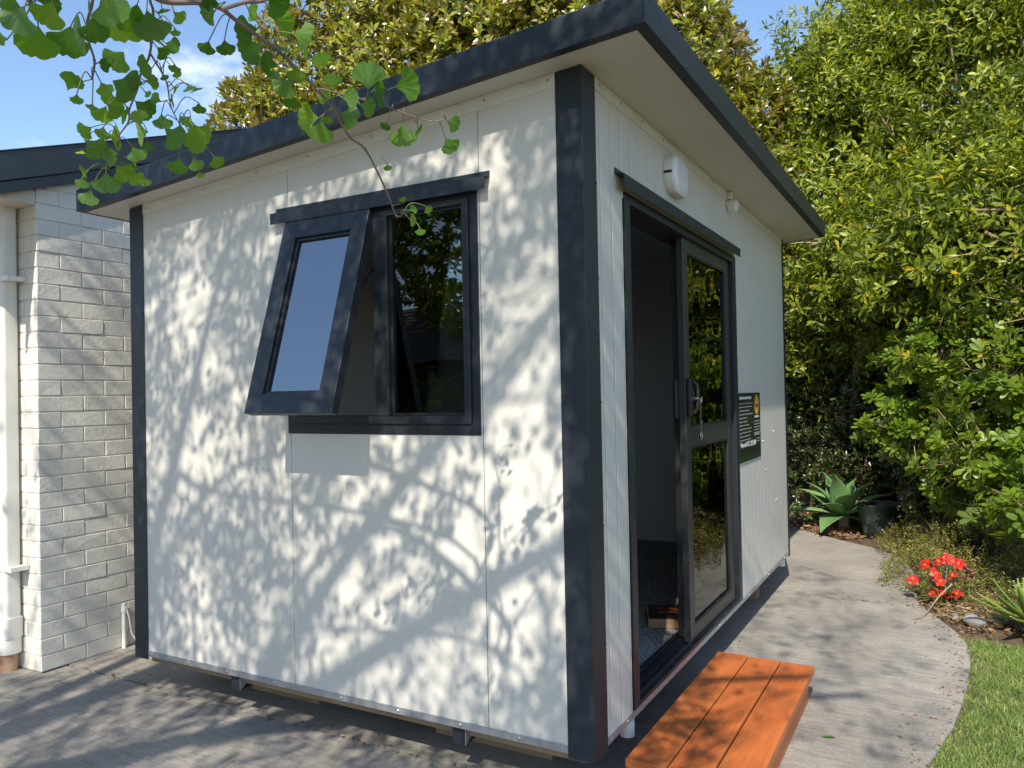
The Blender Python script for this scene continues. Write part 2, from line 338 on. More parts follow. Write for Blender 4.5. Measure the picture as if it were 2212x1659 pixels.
M['carpet'] = carpet()
M['sign'] = mat('sign_black', (.014, .018, .017), 0.35); M['signw'] = mat('sign_white_ink', (.62, .62, .60), 0.5)
M['signg'] = mat('sign_grey_ink', (.30, .31, .30), 0.5); M['signo'] = mat('sign_orange_ink', (.62, .34, .07), 0.5); M['signgr'] = mat('sign_green_ink', (.06, .17, .05), 0.5)
M['bark'] = mat('grey_bark', (.20, .155, .11), 0.85, noise=(9, (.12, .09, .065), .3, .7), bump=(35, 6, .008), bstr=.6)
M['barkp'] = mat('pale_bark', (.36, .27, .17), 0.8, noise=(12, (.22, .16, .10), .3, .7), bump=(40, 6, .006), bstr=.5)
M['twig'] = mat('ginkgo_twig', (.27, .20, .15), 0.7, noise=(30, (.16, .10, .085), .3, .7), bump=(90, 4, .001))
M['petiole'] = mat('ginkgo_petiole', (.13, .17, .05), 0.5)
M['ginkgo'] = leafmat('ginkgo_leaf', [(0, (.055, .14, .014)), (.5, (.10, .22, .02)), (1, (.24, .37, .04))], .40, .55, under=(.11, .22, .05), tcol=(1.6, 1.6, .7))
M['magnolia'] = leafmat('magnolia_leaf', [(0, (.11, .15, .015)), (.45, (.24, .27, .02)), (.84, (.40, .39, .035)), (.90, (.34, .23, .11)), (1, (.40, .29, .17))], .24, .25, under=(.28, .20, .10), spec=.8, tcol=(1.4, 1.3, .45))
M['hedge'] = leafmat('hedge_leaf', [(0, (.085, .135, .013)), (.5, (.215, .27, .019)), (.9, (.37, .40, .034)), (.97, (.34, .38, .035)), (1, (.6, .38, .02))], .38, .38, under=(.17, .23, .055), spec=.5, tcol=(1.35, 1.3, .4))
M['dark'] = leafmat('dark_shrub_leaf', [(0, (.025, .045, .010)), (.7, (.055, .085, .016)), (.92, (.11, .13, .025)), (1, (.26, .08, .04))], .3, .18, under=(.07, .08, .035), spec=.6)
M['lobed'] = leafmat('lobed_leaf', [(0, (.085, .16, .014)), (.6, (.16, .25, .02)), (.97, (.26, .34, .04)), (1, (.5, .36, .02))], .40, .38, under=(.17, .24, .06), tcol=(1.4, 1.3, .4), spec=.4)
M['cover'] = leafmat('cover_leaf', [(0, (.12, .13, .02)), (.6, (.21, .21, .035)), (1, (.34, .32, .08))], .45, .25)
M['wire'] = mat('wiry_stem', (.10, .06, .035), .7)
M['grass'] = leafmat('grass_blade', [(0, (.13, .23, .045)), (.6, (.22, .32, .065)), (.88, (.32, .38, .11)), (1, (.46, .41, .20))], .5, .3)
M['litter'] = leafmat('dry_leaf', [(0, (.16, .085, .04)), (.5, (.28, .15, .075)), (1, (.42, .27, .14))], .7, .15)
M['straw'] = leafmat('dry_straw', [(0, (.25, .17, .08)), (1, (.48, .37, .20))], .7, .1)
M['agave'] = leafmat('agave_leaf', [(0, (.13, .26, .09)), (1, (.22, .34, .13))], .42, .12, under=(.18, .28, .14))
M['aloe'] = leafmat('aloe_leaf', [(0, (.10, .17, .022)), (1, (.19, .26, .035))], .35, .12)
M['tooth'] = mat('aloe_tooth', (.45, .42, .22), .5)
M['petal'] = leafmat('red_petal', [(0, (.46, .014, .012)), (1, (.60, .03, .02))], .5, .25)
M['stamen'] = mat('yellow_stamen', (.6, .42, .05), .6)
M['bract'] = leafmat('pink_bract', [(0, (.30, .07, .08)), (1, (.42, .16, .16))], .5, .3)
M['fleaf'] = leafmat('flower_leaf', [(0, (.06, .15, .03)), (1, (.13, .24, .05))], .4, .25)
M['stone'] = mat('river_stone', (.27, .275, .265), .75, noise=(12, (.20, .205, .20), .35, .7), bump=(50, 4, .002))
M['stoned'] = mat('dark_stone', (.055, .056, .056), .7, noise=(12, (.085, .085, .08), .35, .7))
M['pot'] = mat('shaded_green_glaze', (.010, .020, .016), .4, noise=(6, (.014, .027, .021), .3, .7), coat=.1)  # glaze colour lowered to carry the shade of the overhanging shrubs
M['potrim'] = mat('pot_inside_clay', (.20, .10, .055), .8)
M['fence'] = mat('fence_board', (.05, .042, .035), .9, bump=(20, 4, .004))
M['tileroof'] = mat('clay_tile', (.33, .17, .11), .8, noise=(5, (.24, .12, .08), .3, .7))
M['redbrick'] = mat('red_brick', (.36, .18, .12), .85, noise=(8, (.26, .12, .08), .3, .7))
M['boxwood'] = mat('plywood_edge', (.34, .22, .12), .7, noise=(30, (.26, .16, .09), .3, .7)); M['boxtop'] = mat('dark_box_lid', (.03, .02, .014), .5); M['boxink'] = mat('orange_ink', (.42, .13, .02), .5)

# ================================================================== GROUND
EY = [-8, -2.2, -1.2, -.3, .40, .947, 1.474, 1.998, 2.467, 2.816, 3.082, 3.473, 3.60, 3.94, 4.6, 5.05, 5.45, 5.76, 6.05, 6.3]
EX = [.45, .45, .56, .74, .885, 1.0, 1.098, 1.161, 1.187, 1.164, 1.08, .93, .90, .86, .84, .74, .50, .15, -.15, -.36]
def edge(y): return float(np.interp(y, EY, EX))
g = MB(); g.add([(-400, -400, -.05), (400, -400, -.05), (400, 400, -.05), (-400, 400, -.05)], [(0, 1, 2, 3)])
tag(g.build('ground', M['soil']), kind='structure')
def slab(y0, y1, x0=-14, x1=None):
    m = MB(); ys = [y for y in np.arange(y0, y1, .12)] + [y1]
    n = len(ys)
    def jx(y): return .003*math.sin(y*5)+.0015*math.sin(y*31+1)
    R = [(x1 if x1 is not None else edge(y)+jx(y)) for y in ys]
    vs = []
    for y, r in zip(ys, R): vs += [(x0, y, 0), (r-.012, y, 0), (r, y, -.012), (r, y, -.09)]
    fs = []
    for i in range(n-1):
        a = i*4; b = a+4
        fs += [(a, a+1, b+1, b), (a+1, a+2, b+2, b+1), (a+2, a+3, b+3, b+2)]
    m.add(vs, fs)
    for (y) in (y0, y1):
        i = 0 if y == y0 else n-1
        m.add([(x0, y, 0), (R[i], y, 0), (R[i], y, -.09), (x0, y, -.09)], [(0, 1, 2, 3)])
    return m
pr = empty('path'); tag(pr, kind='structure')
slab(-8, .108, x0=-3.31).build('slab', M['conc'], pr, fix=False)
slab(-8, .108, x0=-14, x1=-3.326).build('slab', M['conc'], pr, fix=False)
slab(.128, 3.448).build('slab', M['conc'], pr, fix=False)
slab(3.466, 6.3).build('slab', M['conc'], pr, fix=False)
lw = MB(); ys = np.arange(-6, 2.95, .1); vs = []
for y in ys: vs += [(edge(y)-.05, y, -.03), (9, y, -.03)]
lw.add(vs, [(2*i, 2*i+1, 2*i+3, 2*i+2) for i in range(len(ys)-1)])
tag(lw.build('lawn', M['turf'], fix=False), kind='structure')
bd = MB(); ys = np.arange(2.85, 14, .25); vs = []
for y in ys:
    for x in np.linspace(0, 1, 12):
        xl = (edge(y)-.05) if y < 6.3 else -9
        xx = xl + (8-xl)*x; vs.append((xx, y, -.06 if y < 2.9 else -.02 + .05*x + .015*math.sin(xx*7+y*5)*(1 if x > 0 else 0)))
bd.add(vs, [(12*i+k, 12*i+k+1, 12*i+k+13, 12*i+k+12) for i in range(len(ys)-1) for k in range(11)])
tag(bd.build('garden_bed', M['soil'], smooth=True, fix=False), kind='structure')

# ================================================================== CABIN
LA, LB = 2.535, 3.83; ZS = .2195
def ZT(x): return 2.6695 + .0689*x
cab = empty('cabin', (0, 0, 0))
tag(cab, 'white panelled garden cabin with dark slate corner posts and a sloping roof', 'cabin')
E1 = .0012
for (x0, x1) in ((-LA+.02, -1.431), (-.433, -.004)):
    a, b = x0+E1, x1-E1
    MB().prism([(a, ZS), (b, ZS), (b, ZT(b)), (a, ZT(a))], 0, .05).build('wall_panel', M['panelA'], cab, bevel=.0015, seg=1)
a, b = -1.431+E1, -.433-E1
MB().ring([(a, ZS), (b, ZS), (b, ZT(b)), (a, ZT(a))], [(-1.405, 1.39), (-.475, 1.39), (-.475, 2.262), (-1.405, 2.262)], 0, .05).build('wall_panel', M['panelA'], cab, bevel=.0015, seg=1)
for (y0, y1, z0) in ((.052, .381, ZS), (.381, 1.153, 2.275), (1.153, 2.232, 2.275), (2.232, LB-.052, ZS)):
    MB().box(-.05, 0, y0+E1, y1-E1, z0, ZT(0)-.002).build('wall_panel', M['panelB'], cab, bevel=.0015, seg=1)
MB().box(-LA, -LA+.05, .052, LB-.052, ZS, ZT(-LA)-.002).build('wall_panel', M['panelB'], cab)
MB().prism([(-LA, ZS), (-.002, ZS), (-.002, ZT(0)), (-LA, ZT(-LA))], LB-.05, LB).build('wall_panel', M['panelA'], cab)
# corner posts (folded L flashings)
def post(cx, cy, sx, sy, wa, wb):
    t = .004; z0 = .20
    P = [(cx+sx*t, cy+sy*t), (cx-sx*wa, cy+sy*t), (cx-sx*wa, cy+sy*.0005), (cx+sx*.0005, cy+sy*.0005), (cx+sx*.0005, cy-sy*wb), (cx+sx*t, cy-sy*wb)]
    m = MB(); n = 6
    vs = [(x, y, z0) for x, y in P] + [(x, y, ZT(x)-.001) for x, y in P]
    m.add(vs, [tuple(range(n)), tuple(range(2*n-1, n-1, -1))] + [(i, i+n, (i+1) % n+n, (i+1) % n) for i in range(n)])
    return m.build('corner_post', M['navy'], cab, bevel=.0025)
post(0, 0, 1, -1, .1015, .117); post(-LA, 0, -1, -1, .1015, .117); post(0, LB, 1, 1, .1015, .05); post(-LA, LB, -1, 1, .1015, .1)
# base strip and top trim
MB().box(-LA+.102, -.102, -.0035, -.0005, ZS-.002, ZS+.0255).build('base_strip', M['galv'], cab)
MB().box(.0005, .0035, .1175, LB-.051, ZS-.002, ZS+.0235).build('base_strip', M['galv'], cab)
x0, x1 = -LA+.102, -.102
MB().prism([(x0, ZT(x0)-.052), (x1, ZT(x1)-.052), (x1, ZT(x1)-.001), (x0, ZT(x0)-.001)], -.0035, -.0005).build('top_trim', M['trimw'], cab)
MB().box(.0005, .0035, .1175, LB-.051, ZT(0)-.048, ZT(0)-.001).build('top_trim', M['trimw'], cab)
# roof
RX0, RX1, RY0, RY1 = -2.742, .292, -.152, 3.982
rf = MB(); t_ = .10
rf.prism([(RX0, ZT(RX0)), (RX1, ZT(RX1)), (RX1, ZT(RX1)+t_), (RX0, ZT(RX0)+t_)], RY0, RY1)
roof = rf.build('roof', M['soffit'], cab)
def fascia(poly3):  # list of (x,y) outer, along; sloped with ZT
    pass
F = .105; RET = .038
fm = MB()
e0, e1 = RX0-.004, RX1+.004
fm.prism([(e0, ZT(e0)-.004), (e1, ZT(e1)-.004), (e1, ZT(e1)+F), (e0, ZT(e0)+F)], RY0-.004, RY0-.0005)
fm.prism([(e0+.001, ZT(e0)-.004), (e1-.001, ZT(e1)-.004), (e1-.001, ZT(e1)-.001), (e0+.001, ZT(e0)-.001)], RY0-.0005, RY0+RET)
fm.build('fascia', M['navy'], roof)
fm = MB()
fm.prism([(e0, ZT(e0)-.004), (e1, ZT(e1)-.004), (e1, ZT(e1)+F), (e0, ZT(e0)+F)], RY1+.0005, RY1+.004).build('fascia', M['navy'], roof)
fm = MB(); fm.box(RX1+.0005, RX1+.004, RY0-.0004, RY1+.0004, ZT(RX1)-.004, ZT(RX1)+F)
fm.prism([(RX1-RET, ZT(RX1-RET)-.004), (RX1+.0005, ZT(RX1)-.004), (RX1+.0005, ZT(RX1)-.001), (RX1-RET, ZT(RX1-RET)-.001)], RY0+RET+.0005, RY1)
fm.build('fascia', M['navy'], roof)
fm = MB(); fm.box(RX0-.004, RX0-.0005, RY0-.0004, RY1+.0004, ZT(RX0)-.004, ZT(RX0)+F).build('fascia', M['navy'], roof)
fm = MB(); fm.prism([(RX0, ZT(RX0)+t_+.001), (RX1, ZT(RX1)+t_+.001), (RX1, ZT(RX1)+F+.008), (RX0, ZT(RX0)+F+.008)], RY0+.004, RY1-.004); fm.build('roof_sheet', M['roofm'], roof)
# floor, carpet, lining
MB().box(-LA+.052, -.052, .052, LB-.052, .17, .235).build('floor', M['timber'], cab)
MB().box(-LA+.07, -.085, .07, LB-.07, .2355, .248).build('carpet', M['carpet'], cab)
MB().box(-LA+.052, -LA+.06, .062, LB-.062, .25, 2.42).build('interior_lining', M['inner'], cab)
MB().box(-LA+.062, -.062, LB-.062, LB-.052, .25, 2.60).build('interior_lining', M['inner'], cab)
MB().ring([(-LA+.062, .25), (-.062, .25), (-.062, 2.60), (-LA+.062, 2.44)], [(-1.405, 1.39), (-.475, 1.39), (-.475, 2.262), (-1.405, 2.262)], .0515, .060).build('interior_lining', M['inner'], cab)
MB().box(-.06, -.0515, 2.26, LB-.07, .25, 2.6).box(-.06, -.0515, .07, .37, .25, 2.6).box(-.06, -.0515, .38, 2.25, 2.33, 2.6).build('interior_lining', M['inner'], cab)
MB().prism([(-LA+.06, ZT(-LA)-.03), (-.06, ZT(0)-.03), (-.06, ZT(0)-.02), (-LA+.06, ZT(-LA)-.02)], .06, LB-.06).build('ceiling', M['inner'], cab)
# underfloor steel: bearers, lugs, drain stubs
MB().box(-LA+.1, -.1, .42, .50, .09, .168).build('bearer', M['rubber'], cab)
MB().box(-LA+.1, -.1, 3.2, 3.28, .09, .168).build('bearer', M['rubber'], cab)
for bx in (-1.842, -.588):
    lug = MB().box(bx-.03, bx+.026, .028, .40, .137, .216).build('lifting_lug', M['navy'], cab, bevel=.002)
    MB().add([(bx+.0285, .028, .138), (bx+.0285, .028, .216), (bx+.0285, .15, .216), (bx+.0315, .028, .138), (bx+.0315, .028, .216), (bx+.0315, .15, .216)],
             [(0, 1, 2), (5, 4, 3), (0, 3, 4, 1), (1, 4, 5, 2), (2, 5, 3, 0)]).build('gusset', M['galv'], lug)
for (yy, zz) in ((.43, .125), (3.72, .14)):
    MB().tube([(-.045, yy, .216), (-.045, yy, zz)], .03, 20).build('drain_stub', M['pvc'], cab, smooth=True)
# screws
def screw(p, n, m, r=.006):
    p = np.array(p); n = np.array(n)
    b = MB().tube([p, p+n*.0035, p+n*.0055], [r, r, r*.6], 8); b.build('screw', m, cab, smooth=True)
for x in (-2.40, -2.27, -2.13, -1.86, -1.55, -1.27, -1.16, -.86, -.56, -.30, -.125): screw((x, -.0035, ZS+.012), (0, -1, 0), M['screw'], .0075 if x in (-.30,) else .006)
for y in (.15, .32, .52, 1.1, 1.7, 2.4, 3.0, 3.6): screw((.0035, y, ZS+.011), (1, 0, 0), M['screw'])
for x in (-2.41, -1.98, -1.62, -1.30, -.95, -.72, -.40, -.13): screw((x, -.0035, ZT(x)-.022), (0, -1, 0), M['screw'], .005)
for y in (.16, .38, .62, .9, 1.3, 1.75, 2.3, 3.0): screw((.0035, y, ZT(0)-.02), (1, 0, 0), M['screw'], .005)
for z in (.28, .62, 1.05, 1.5, 1.95, 2.3): screw((-.094, -.004, z), (0, -1, 0), M['screwd'], .005); screw((.004, .105, z-.03), (1, 0, 0), M['screwd'], .005); screw((-LA+.09, -.004, z), (0, -1, 0), M['screwd'], .005)
for (y, z) in ((2.9, 1.62), (3.0, .95), (3.3, 1.2), (2.95, 1.15), (3.35, .7)): screw((0, y, z), (1, 0, 0), M['screw'], .005)
for x in (-2.0, -.9, .1): screw((x, RY0-.004, ZT(x)+.02), (0, -1, 0), M['screwd'], .005)
for y in (.3, 1.4, 2.5): screw((RX1+.004, y, ZT(RX1)+.012), (1, 0, 0), M['screwd'], .005)
# flashings over window and door (Z profile)
def zflash(axis, a0, a1, zb, zt):
    P = [(0.0005, zt+.024), (0.0005, zt), (.038, zt-.006), (.038, zb), (.040, zb), (.040, zt-.0035), (.0025, zt+.0025), (.0025, zt+.024)]
    m = MB()
    if axis == 'A': m.prism([(-d, z) for d, z in P], a0, a1, 'x')
    else: m.prism([(d, z) for d, z in P], a0, a1, 'y')
    return m
zflash('A', -1.499, -.383, 2.2755, 2.328).build('window_flashing', M['navy'], cab)
zflash('B', .3015, 2.2226, 2.2975, 2.353).build('door_flashing', M['navy'], cab)
# window
win = MB()
win.ring([(-1.444, 1.348), (-.440, 1.348), (-.440, 2.290), (-1.444, 2.290)], [(-1.403, 1.392), (-.477, 1.392), (-.477, 2.262), (-1.403, 2.262)], -.004, -.0005)
win.ring([(-1.4025, 1.3925), (-.4775, 1.3925), (-.4775, 2.2615), (-1.4025, 2.2615)], [(-1.372, 1.425), (-.507, 1.425), (-.507, 2.24), (-1.372, 2.24)], -.014, .07)
win.box(-.938, -.868, -.018, .066, 1.4255, 2.2395)
window = win.build('window', M['alu'], cab, bevel=.002)
MB().ring([(-.8675, 1.4255), (-.5075, 1.4255), (-.5075, 2.2395), (-.8675, 2.2395)], [(-.857, 1.436), (-.518, 1.436), (-.518, 2.229), (-.857, 2.229)], .004, .03).build('seal', M['rubber'], window)
MB().box(-.8565, -.5185, .012, .016, 1.4365, 2.2285).build('fixed_pane', M['glassf'], window)
hz, hy = 2.275, -.030; ang = math.atan2(.245, .83)
def sashP(u, v, n):  # u=x, v=down along the sash, n=outward
    return (u, hy - v*math.sin(ang) - n*math.cos(ang), hz - v*math.cos(ang) + n*math.sin(ang))
def sash_ring(u0, u1, v0, v1, iu0, iu1, iv0, iv1, n0, n1):
    m = MB().ring([(u0, v0), (u1, v0), (u1, v1), (u0, v1)], [(iu0, iv0), (iu1, iv0), (iu1, iv1), (iu0, iv1)], n0, n1, 'z')
    m.v = [sashP(*p) for p in m.v]; return m
SU0, SU1, SL = -1.411, -.937, .866
sm = sash_ring(SU0, SU1, 0, SL, SU0+.082, SU1-.082, .085, SL-.082, -.034, .006)
m2 = sash_ring(SU0+.0825, SU1-.0825, .0855, SL-.0825, SU0+.095, SU1-.095, .098, SL-.095, -.03, -.005); sm.add(m2.v, m2.f)
sm.build('sash', M['alu'], window, bevel=.002)
sp = MB().box(SU0+.0955, SU1-.0955, .0985, SL-.0955, -.020, -.016); sp.v = [sashP(*p) for p in sp.v]; sp.build('sash_pane', M['glass'], window)
for u in (SU0+.02, SU1-.02):
    MB().tube([(u, .02, 2.05), sashP(u, .36, -.036), sashP(u, .40, -.036)], .006, 8).build('stay_arm', M['rubber'], window)
# door
door = MB()
door.ring([(.391, .2465), (2.2315, .2465), (2.2315, 2.302), (.391, 2.302)], [(.452, .262), (2.165, .262), (2.165, 2.262), (.452, 2.262)], -.006, .006, 'x')
door.ring([(.4, .2475), (2.23, .2475), (2.23, 2.2735), (.4, 2.2735)], [(.453, .2615), (2.164, .2615), (2.164, 2.2615), (.453, 2.2615)], -.135, -.0065, 'x')
for xx in (-.018, -.052, -.066, -.104): door.box(xx-.003, xx+.003, .4535, 2.1635, .262, .276)
doro = door.build('door', M['alu'], cab, bevel=.0015)
def leaf_panel(y0, y1, xa, xb, name):
    m = MB(); z0, z1 = .27, 2.262
    m.box(xa, xb, y0, y0+.075, z0, z1); m.box(xa, xb, y1-.08, y1, z0, z1)
    m.box(xa+.001, xb-.001, y0+.0752, y1-.0802, z0, .335); m.box(xa+.001, xb-.001, y0+.0752, y1-.0802, z1-.065, z1); m.box(xa+.001, xb-.001, y0+.0752, y1-.0802, 1.222, 1.322)
    return m.build(name, M['alud'], doro, bevel=.002)
leaf_panel(1.222, 2.128, -.048, -.014, 'sliding_panel')
leaf_panel(1.30, 2.16, -.100, -.070, 'fixed_panel')
for (z0, z1) in ((.335, 1.222), (1.322, 2.197)):
    MB().box(-.033, -.029, 1.297, 2.048, z0, z1).build('door_pane', M['glassd'], doro)
    MB().box(-.087, -.083, 1.375, 2.08, z0, z1).build('door_pane', M['glassd'], doro)
    MB().ring([(1.2972, z0), (2.0478, z0), (2.0478, z1), (1.2972, z1)], [(1.306, z0+.009), (2.039, z0+.009), (2.039, z1-.009), (1.306, z1-.009)], -.028, -.0155, 'x').build('seal', M['rubber'], doro)
hd = MB().box(-.0135, .012, 1.228, 1.272, 1.375, 1.565).build('handle', M['rubber'], doro, bevel=.008, seg=3)
MB().tube([(.012, 1.262, 1.55), (.030, 1.268, 1.53), (.034, 1.268, 1.47), (.030, 1.268, 1.41), (.012, 1.262, 1.39)], .009, 10).build('handle_grip', M['rubber'], hd, smooth=True)
MB().box(-.072, -.0485, 1.195, 1.275, 1.365, 1.56).build('lock_plate', M['rubber'], doro, bevel=.01, seg=3)
# wall light and sensor
def rrect(cy, cz, w, h, r, n=8):
    P = []
    for (sx, sy, a0) in ((1, 1, 0), (-1, 1, 90), (-1, -1, 180), (1, -1, 270)):
        for k in range(n+1):
            a = math.radians(a0+90*k/n); P.append((cy+sx*(w/2-r)+r*math.cos(a), cz+sy*(h/2-r)+r*math.sin(a)))
    return P
def stack(sections):  # [(x, poly)]
    m = MB(); n = len(sections[0][1]); vs = []
    for x, P in sections: vs += [(x, p, q) for p, q in P]
    fs = [tuple(range(n))] + [tuple((len(sections)-1)*n+i for i in range(n-1, -1, -1))]
    for s in range(len(sections)-1):
        fs += [(s*n+i, (s+1)*n+i, (s+1)*n+(i+1) % n, s*n+(i+1) % n) for i in range(n)]
    return m.add(vs, fs)
LY, LZ = 1.035, 2.505
wl = stack([(.0005, rrect(LY, LZ, .245, .180, .075)), (.038, rrect(LY, LZ, .245, .180, .075)), (.044, rrect(LY, LZ, .236, .171, .072))]).build('wall_light', M['white'], cab, smooth=True)
stack([(.0442, rrect(LY, LZ, .225, .160, .068)), (.050, rrect(LY, LZ, .215, .150, .065)), (.0535, rrect(LY, LZ, .17, .11, .05)), (.055, rrect(LY, LZ, .09, .05, .024))]).build('lens', M['lens'], wl, smooth=True)
MB().box(.001, .0385, LY-.1245, LY-.1215, LZ-.006, LZ+.006).build('clip', M['rubber'], wl)
sn = MB().tube([(.0035, 2.09, 2.585), (.03, 2.09, 2.585), (.055, 2.085, 2.58)], [.034, .036, .030], 24).build('motion_sensor', M['white'], cab, smooth=True)
MB().box(.004, .03, 2.075, 2.105, 2.622, 2.664).build('bracket', M['white'], sn, bevel=.003)

# ================================================================== THINGS AT THE CABIN
for (x0, x1, lab) in ((-2.074, -1.611, 'squared timber packer under the cabin edge beneath the window'), (-.917, -.339, 'longer squared timber packer under the cabin edge by the front corner post')):
    o = MB().box(x0, x1, .335, .43, .0, .0895).build('timber_packer', M['timber'], bevel=.003); tag(o, lab, 'timber packer', 'timber packers under the cabin')
o = MB().box(-2.4, -1.9, 3.19, 3.29, 0, .0895).box(-.7, -.15, 3.19, 3.29, 0, .0895); o.v = o.v[:8]; o.f = o.f[:6]
o = MB().box(-.75, -.12, 3.19, 3.29, 0, .0895).build('timber_packer', M['timber'], bevel=.003); tag(o, 'timber packer under the far end of the cabin behind the door', 'timber packer', 'timber packers under the cabin')
# orange step
st = empty('timber_step', (.28, .82, 0)); tag(st, 'orange stained timber step of three boards beside the open door', 'step')
def board(x0, x1, y0, y1, z0, z1, grooves):
    P = []; r = .006
    P += [(x0, z0), (x1, z0), (x1, z1-r)]
    for k in range(1, 4): a = math.radians(90*k/3); P.append((x1-r+r*math.cos(a), z1-r+r*math.sin(a)))
    if grooves:
        n = int((x1-x0-.03)/.0085); xs = x1-.012; w = (x1-x0-.024)/n
        for k in range(n):
            xa = xs-k*w; P += [(xa-w*.28, z1), (xa-w*.40, z1-.003), (xa-w*.78, z1-.003), (xa-w*.92, z1)]
    for k in range(1, 4): a = math.radians(90+90*k/3); P.append((x0+r+r*math.cos(a), z1-r+r*math.sin(a)))
    m = MB(); m.prism(P, y0, y1, 'y'); return m
for i, (x0, x1, y1) in enumerate(((.047, .200, 1.487), (.206, .357, 1.478), (.364, .516, 1.470))):
    board(x0, x1, .172+.003*i, y1, .127, .160, i > 0).build('board', M['stain'], st)
MB().box(.462, .492, .20, 1.44, .004, .1265).build('side_rail', M['stain'], st, bevel=.004)
MB().box(.07, .10, .20, 1.44, .004, .1265).build('side_rail', M['stain'], st, bevel=.004)
for y in (.215, .79, 1.39): MB().box(.1005, .4615, y, y+.035, .006, .126).build('cross_rail', M['stain'], st, bevel=.003)
# sign
sg = empty('price_sign', (.004, 2.54, 1.27)); tag(sg, 'black price sign with white lettering and an orange badge on the ribbed wall', 'sign')
SY0, SY1, SZ0, SZ1 = 2.243, 2.838, 1.056, 1.482
stack([(.0025, rrect((SY0+SY1)/2, (SZ0+SZ1)/2, SY1-SY0, SZ1-SZ0, .012, 4)), (.006, rrect((SY0+SY1)/2, (SZ0+SZ1)/2, SY1-SY0, SZ1-SZ0, .012, 4))]).build('sign_board', M['sign'], sg)
def sx(u): return SY0 + u*(SY1-SY0)
def sz(v): return SZ1 - v*(SZ1-SZ0)
def ink(u0, u1, v0, v1, m, name): return MB().box(.0064, .0072, sx(u0), sx(u1), sz(v1), sz(v0)).build(name, m, sg)
def text(s, u0, u1, v0, v1, m, name='lettering', x=.0068, center=False):
    cu = bpy.data.curves.new(name, 'FONT'); cu.body = s; cu.size = 1; cu.extrude = 0.002; cu.offset = 0.012
    to = bpy.data.objects.new(name, cu); COL.objects.link(to); dg = bpy.context.evaluated_depsgraph_get()
    me = bpy.data.meshes.new_from_object(to.evaluated_get(dg)); bpy.data.objects.remove(to)
    co = np.array([v.co[:] for v in me.vertices]); mn = co.min(0); mxx = co.max(0); co = (co-mn)/(mxx-mn+1e-9)
    for v, c in zip(me.vertices, co):
        v.co = (x+c[2]*.0008, sx(u0+(u1-u0)*c[0]), sz(v1+(v0-v1)*c[1]))
    me.materials.clear(); me.materials.append(m); o = bpy.data.objects.new(name, me); COL.objects.link(o); o.parent = sg; o.matrix_parent_inverse = Matrix.Translation(-sg.location)
    return o
ink(.015, .555, .055, .092, M['signw'], 'header_bar')
r2 = random.Random(4)
bul = MB()
for k, w in enumerate((.62, .58, .44, .62, .34, .36, .42, .54, .52, .48, .50)):
    v = .142+k*.053; bul.box(.0064, .0072, sx(.02), sx(.045), sz(v+.024), sz(v+.002))
    u = .058
    while u < w:
        l = min(r2.uniform(.03, .09), w-u); bul.box(.0064, .0072, sx(u), sx(u+l), sz(v+.018), sz(v+.004)); u += l+.012
bul.build('bullet_lines', M['signg'], sg)
sl = MB()
for k in range(5):
    v = .43+k*.043; u = .68
    while u < .97:
        l = min(r2.uniform(.03, .07), .97-u); sl.box(.0064, .0072, sx(u), sx(u+l), sz(v+.016), sz(v+.002)); u += l+.014
for v in (.70, .74):
    sl.box(.0064, .0072, sx(.78), sx(.97), sz(v+.014), sz(v))
sl.box(.0064, .0072, sx(.69), sx(.93), sz(.652), sz(.615))
sl.build('small_print', M['signg'], sg)
ink(.72, .92, .352, .382, M['signw'], 'subheading_bar')
text('Price incl GST $11,300', .035, .735, .715, .800, M['signw'], 'price_lettering')
bP = []
for k in range(40):
    a = 2*math.pi*k/40; r = 1.0 if k % 2 == 0 else .84
    bP.append((sx(.82)+r*.068*math.cos(a), sz(.185)+r*.068*math.sin(a)))
stack([(.0064, bP), (.0075, bP)]).build('badge', M['signo'], sg)
text('NOW', .745, .895, .175, .235, M['sign'], 'badge_lettering', x=.0078)
ink(.75, .89, .145, .16, M['sign'], 'badge_line')
gm = MB()
for k in range(20):
    u = .03+.94*k/19; h = r2.uniform(.05, .12); dx = r2.uniform(-.04, .04)
    gm.add([(.0072, sx(max(.012, u-.008)), sz(.975)), (.0072, sx(min(.988, u+.008)), sz(.975)), (.0074, sx(min(.985, max(.015, u+dx))), sz(.975-h))], [(0, 1, 2)])
gm.build('grass_print', M['signgr'], sg, fix=False)
# keys
kr = empty('key_bunch', (.03, 1.26, 1.45)); tag(kr, 'bunch of keys on a short strap hanging from the sliding door lock', 'keys')
MB().tube([(.012, 1.262, 1.462), (.035, 1.262, 1.462)], .011, 14).tube([(.0352, 1.262, 1.462), (.043, 1.262, 1.462)], .008, 12).build('lock_key', M['chrome'], kr, smooth=True)
def torus(c, R, r, ax):
    pts = []
    for k in range(17):
        a = 2*math.pi*k/16; pts.append(np.array(c)+np.array(ax[0])*R*math.cos(a)+np.array(ax[1])*R*math.sin(a))
    return MB().tube(pts, r, 6, cap=False)
torus((.05, 1.266, 1.455), .018, .0022, ((0, .8, .2), (0.2, 0, 1))).build('key_ring', M['chrome'], kr, smooth=True)
for dy, rz in ((-.006, .1), (.008, -.25)):
    k = stack([(.044, rrect(1.266+dy, 1.420, .026, .026, .010, 4)), (.047, rrect(1.266+dy, 1.420, .026, .026, .010, 4))]); k.box(.0442, .0468, 1.262+dy, 1.270+dy, 1.352, 1.408); k.build('key', M['chrome'], kr)
MB().box(.046, .050, 1.258, 1.276, 1.305, 1.352).build('strap', M['strap'], kr, bevel=.001)
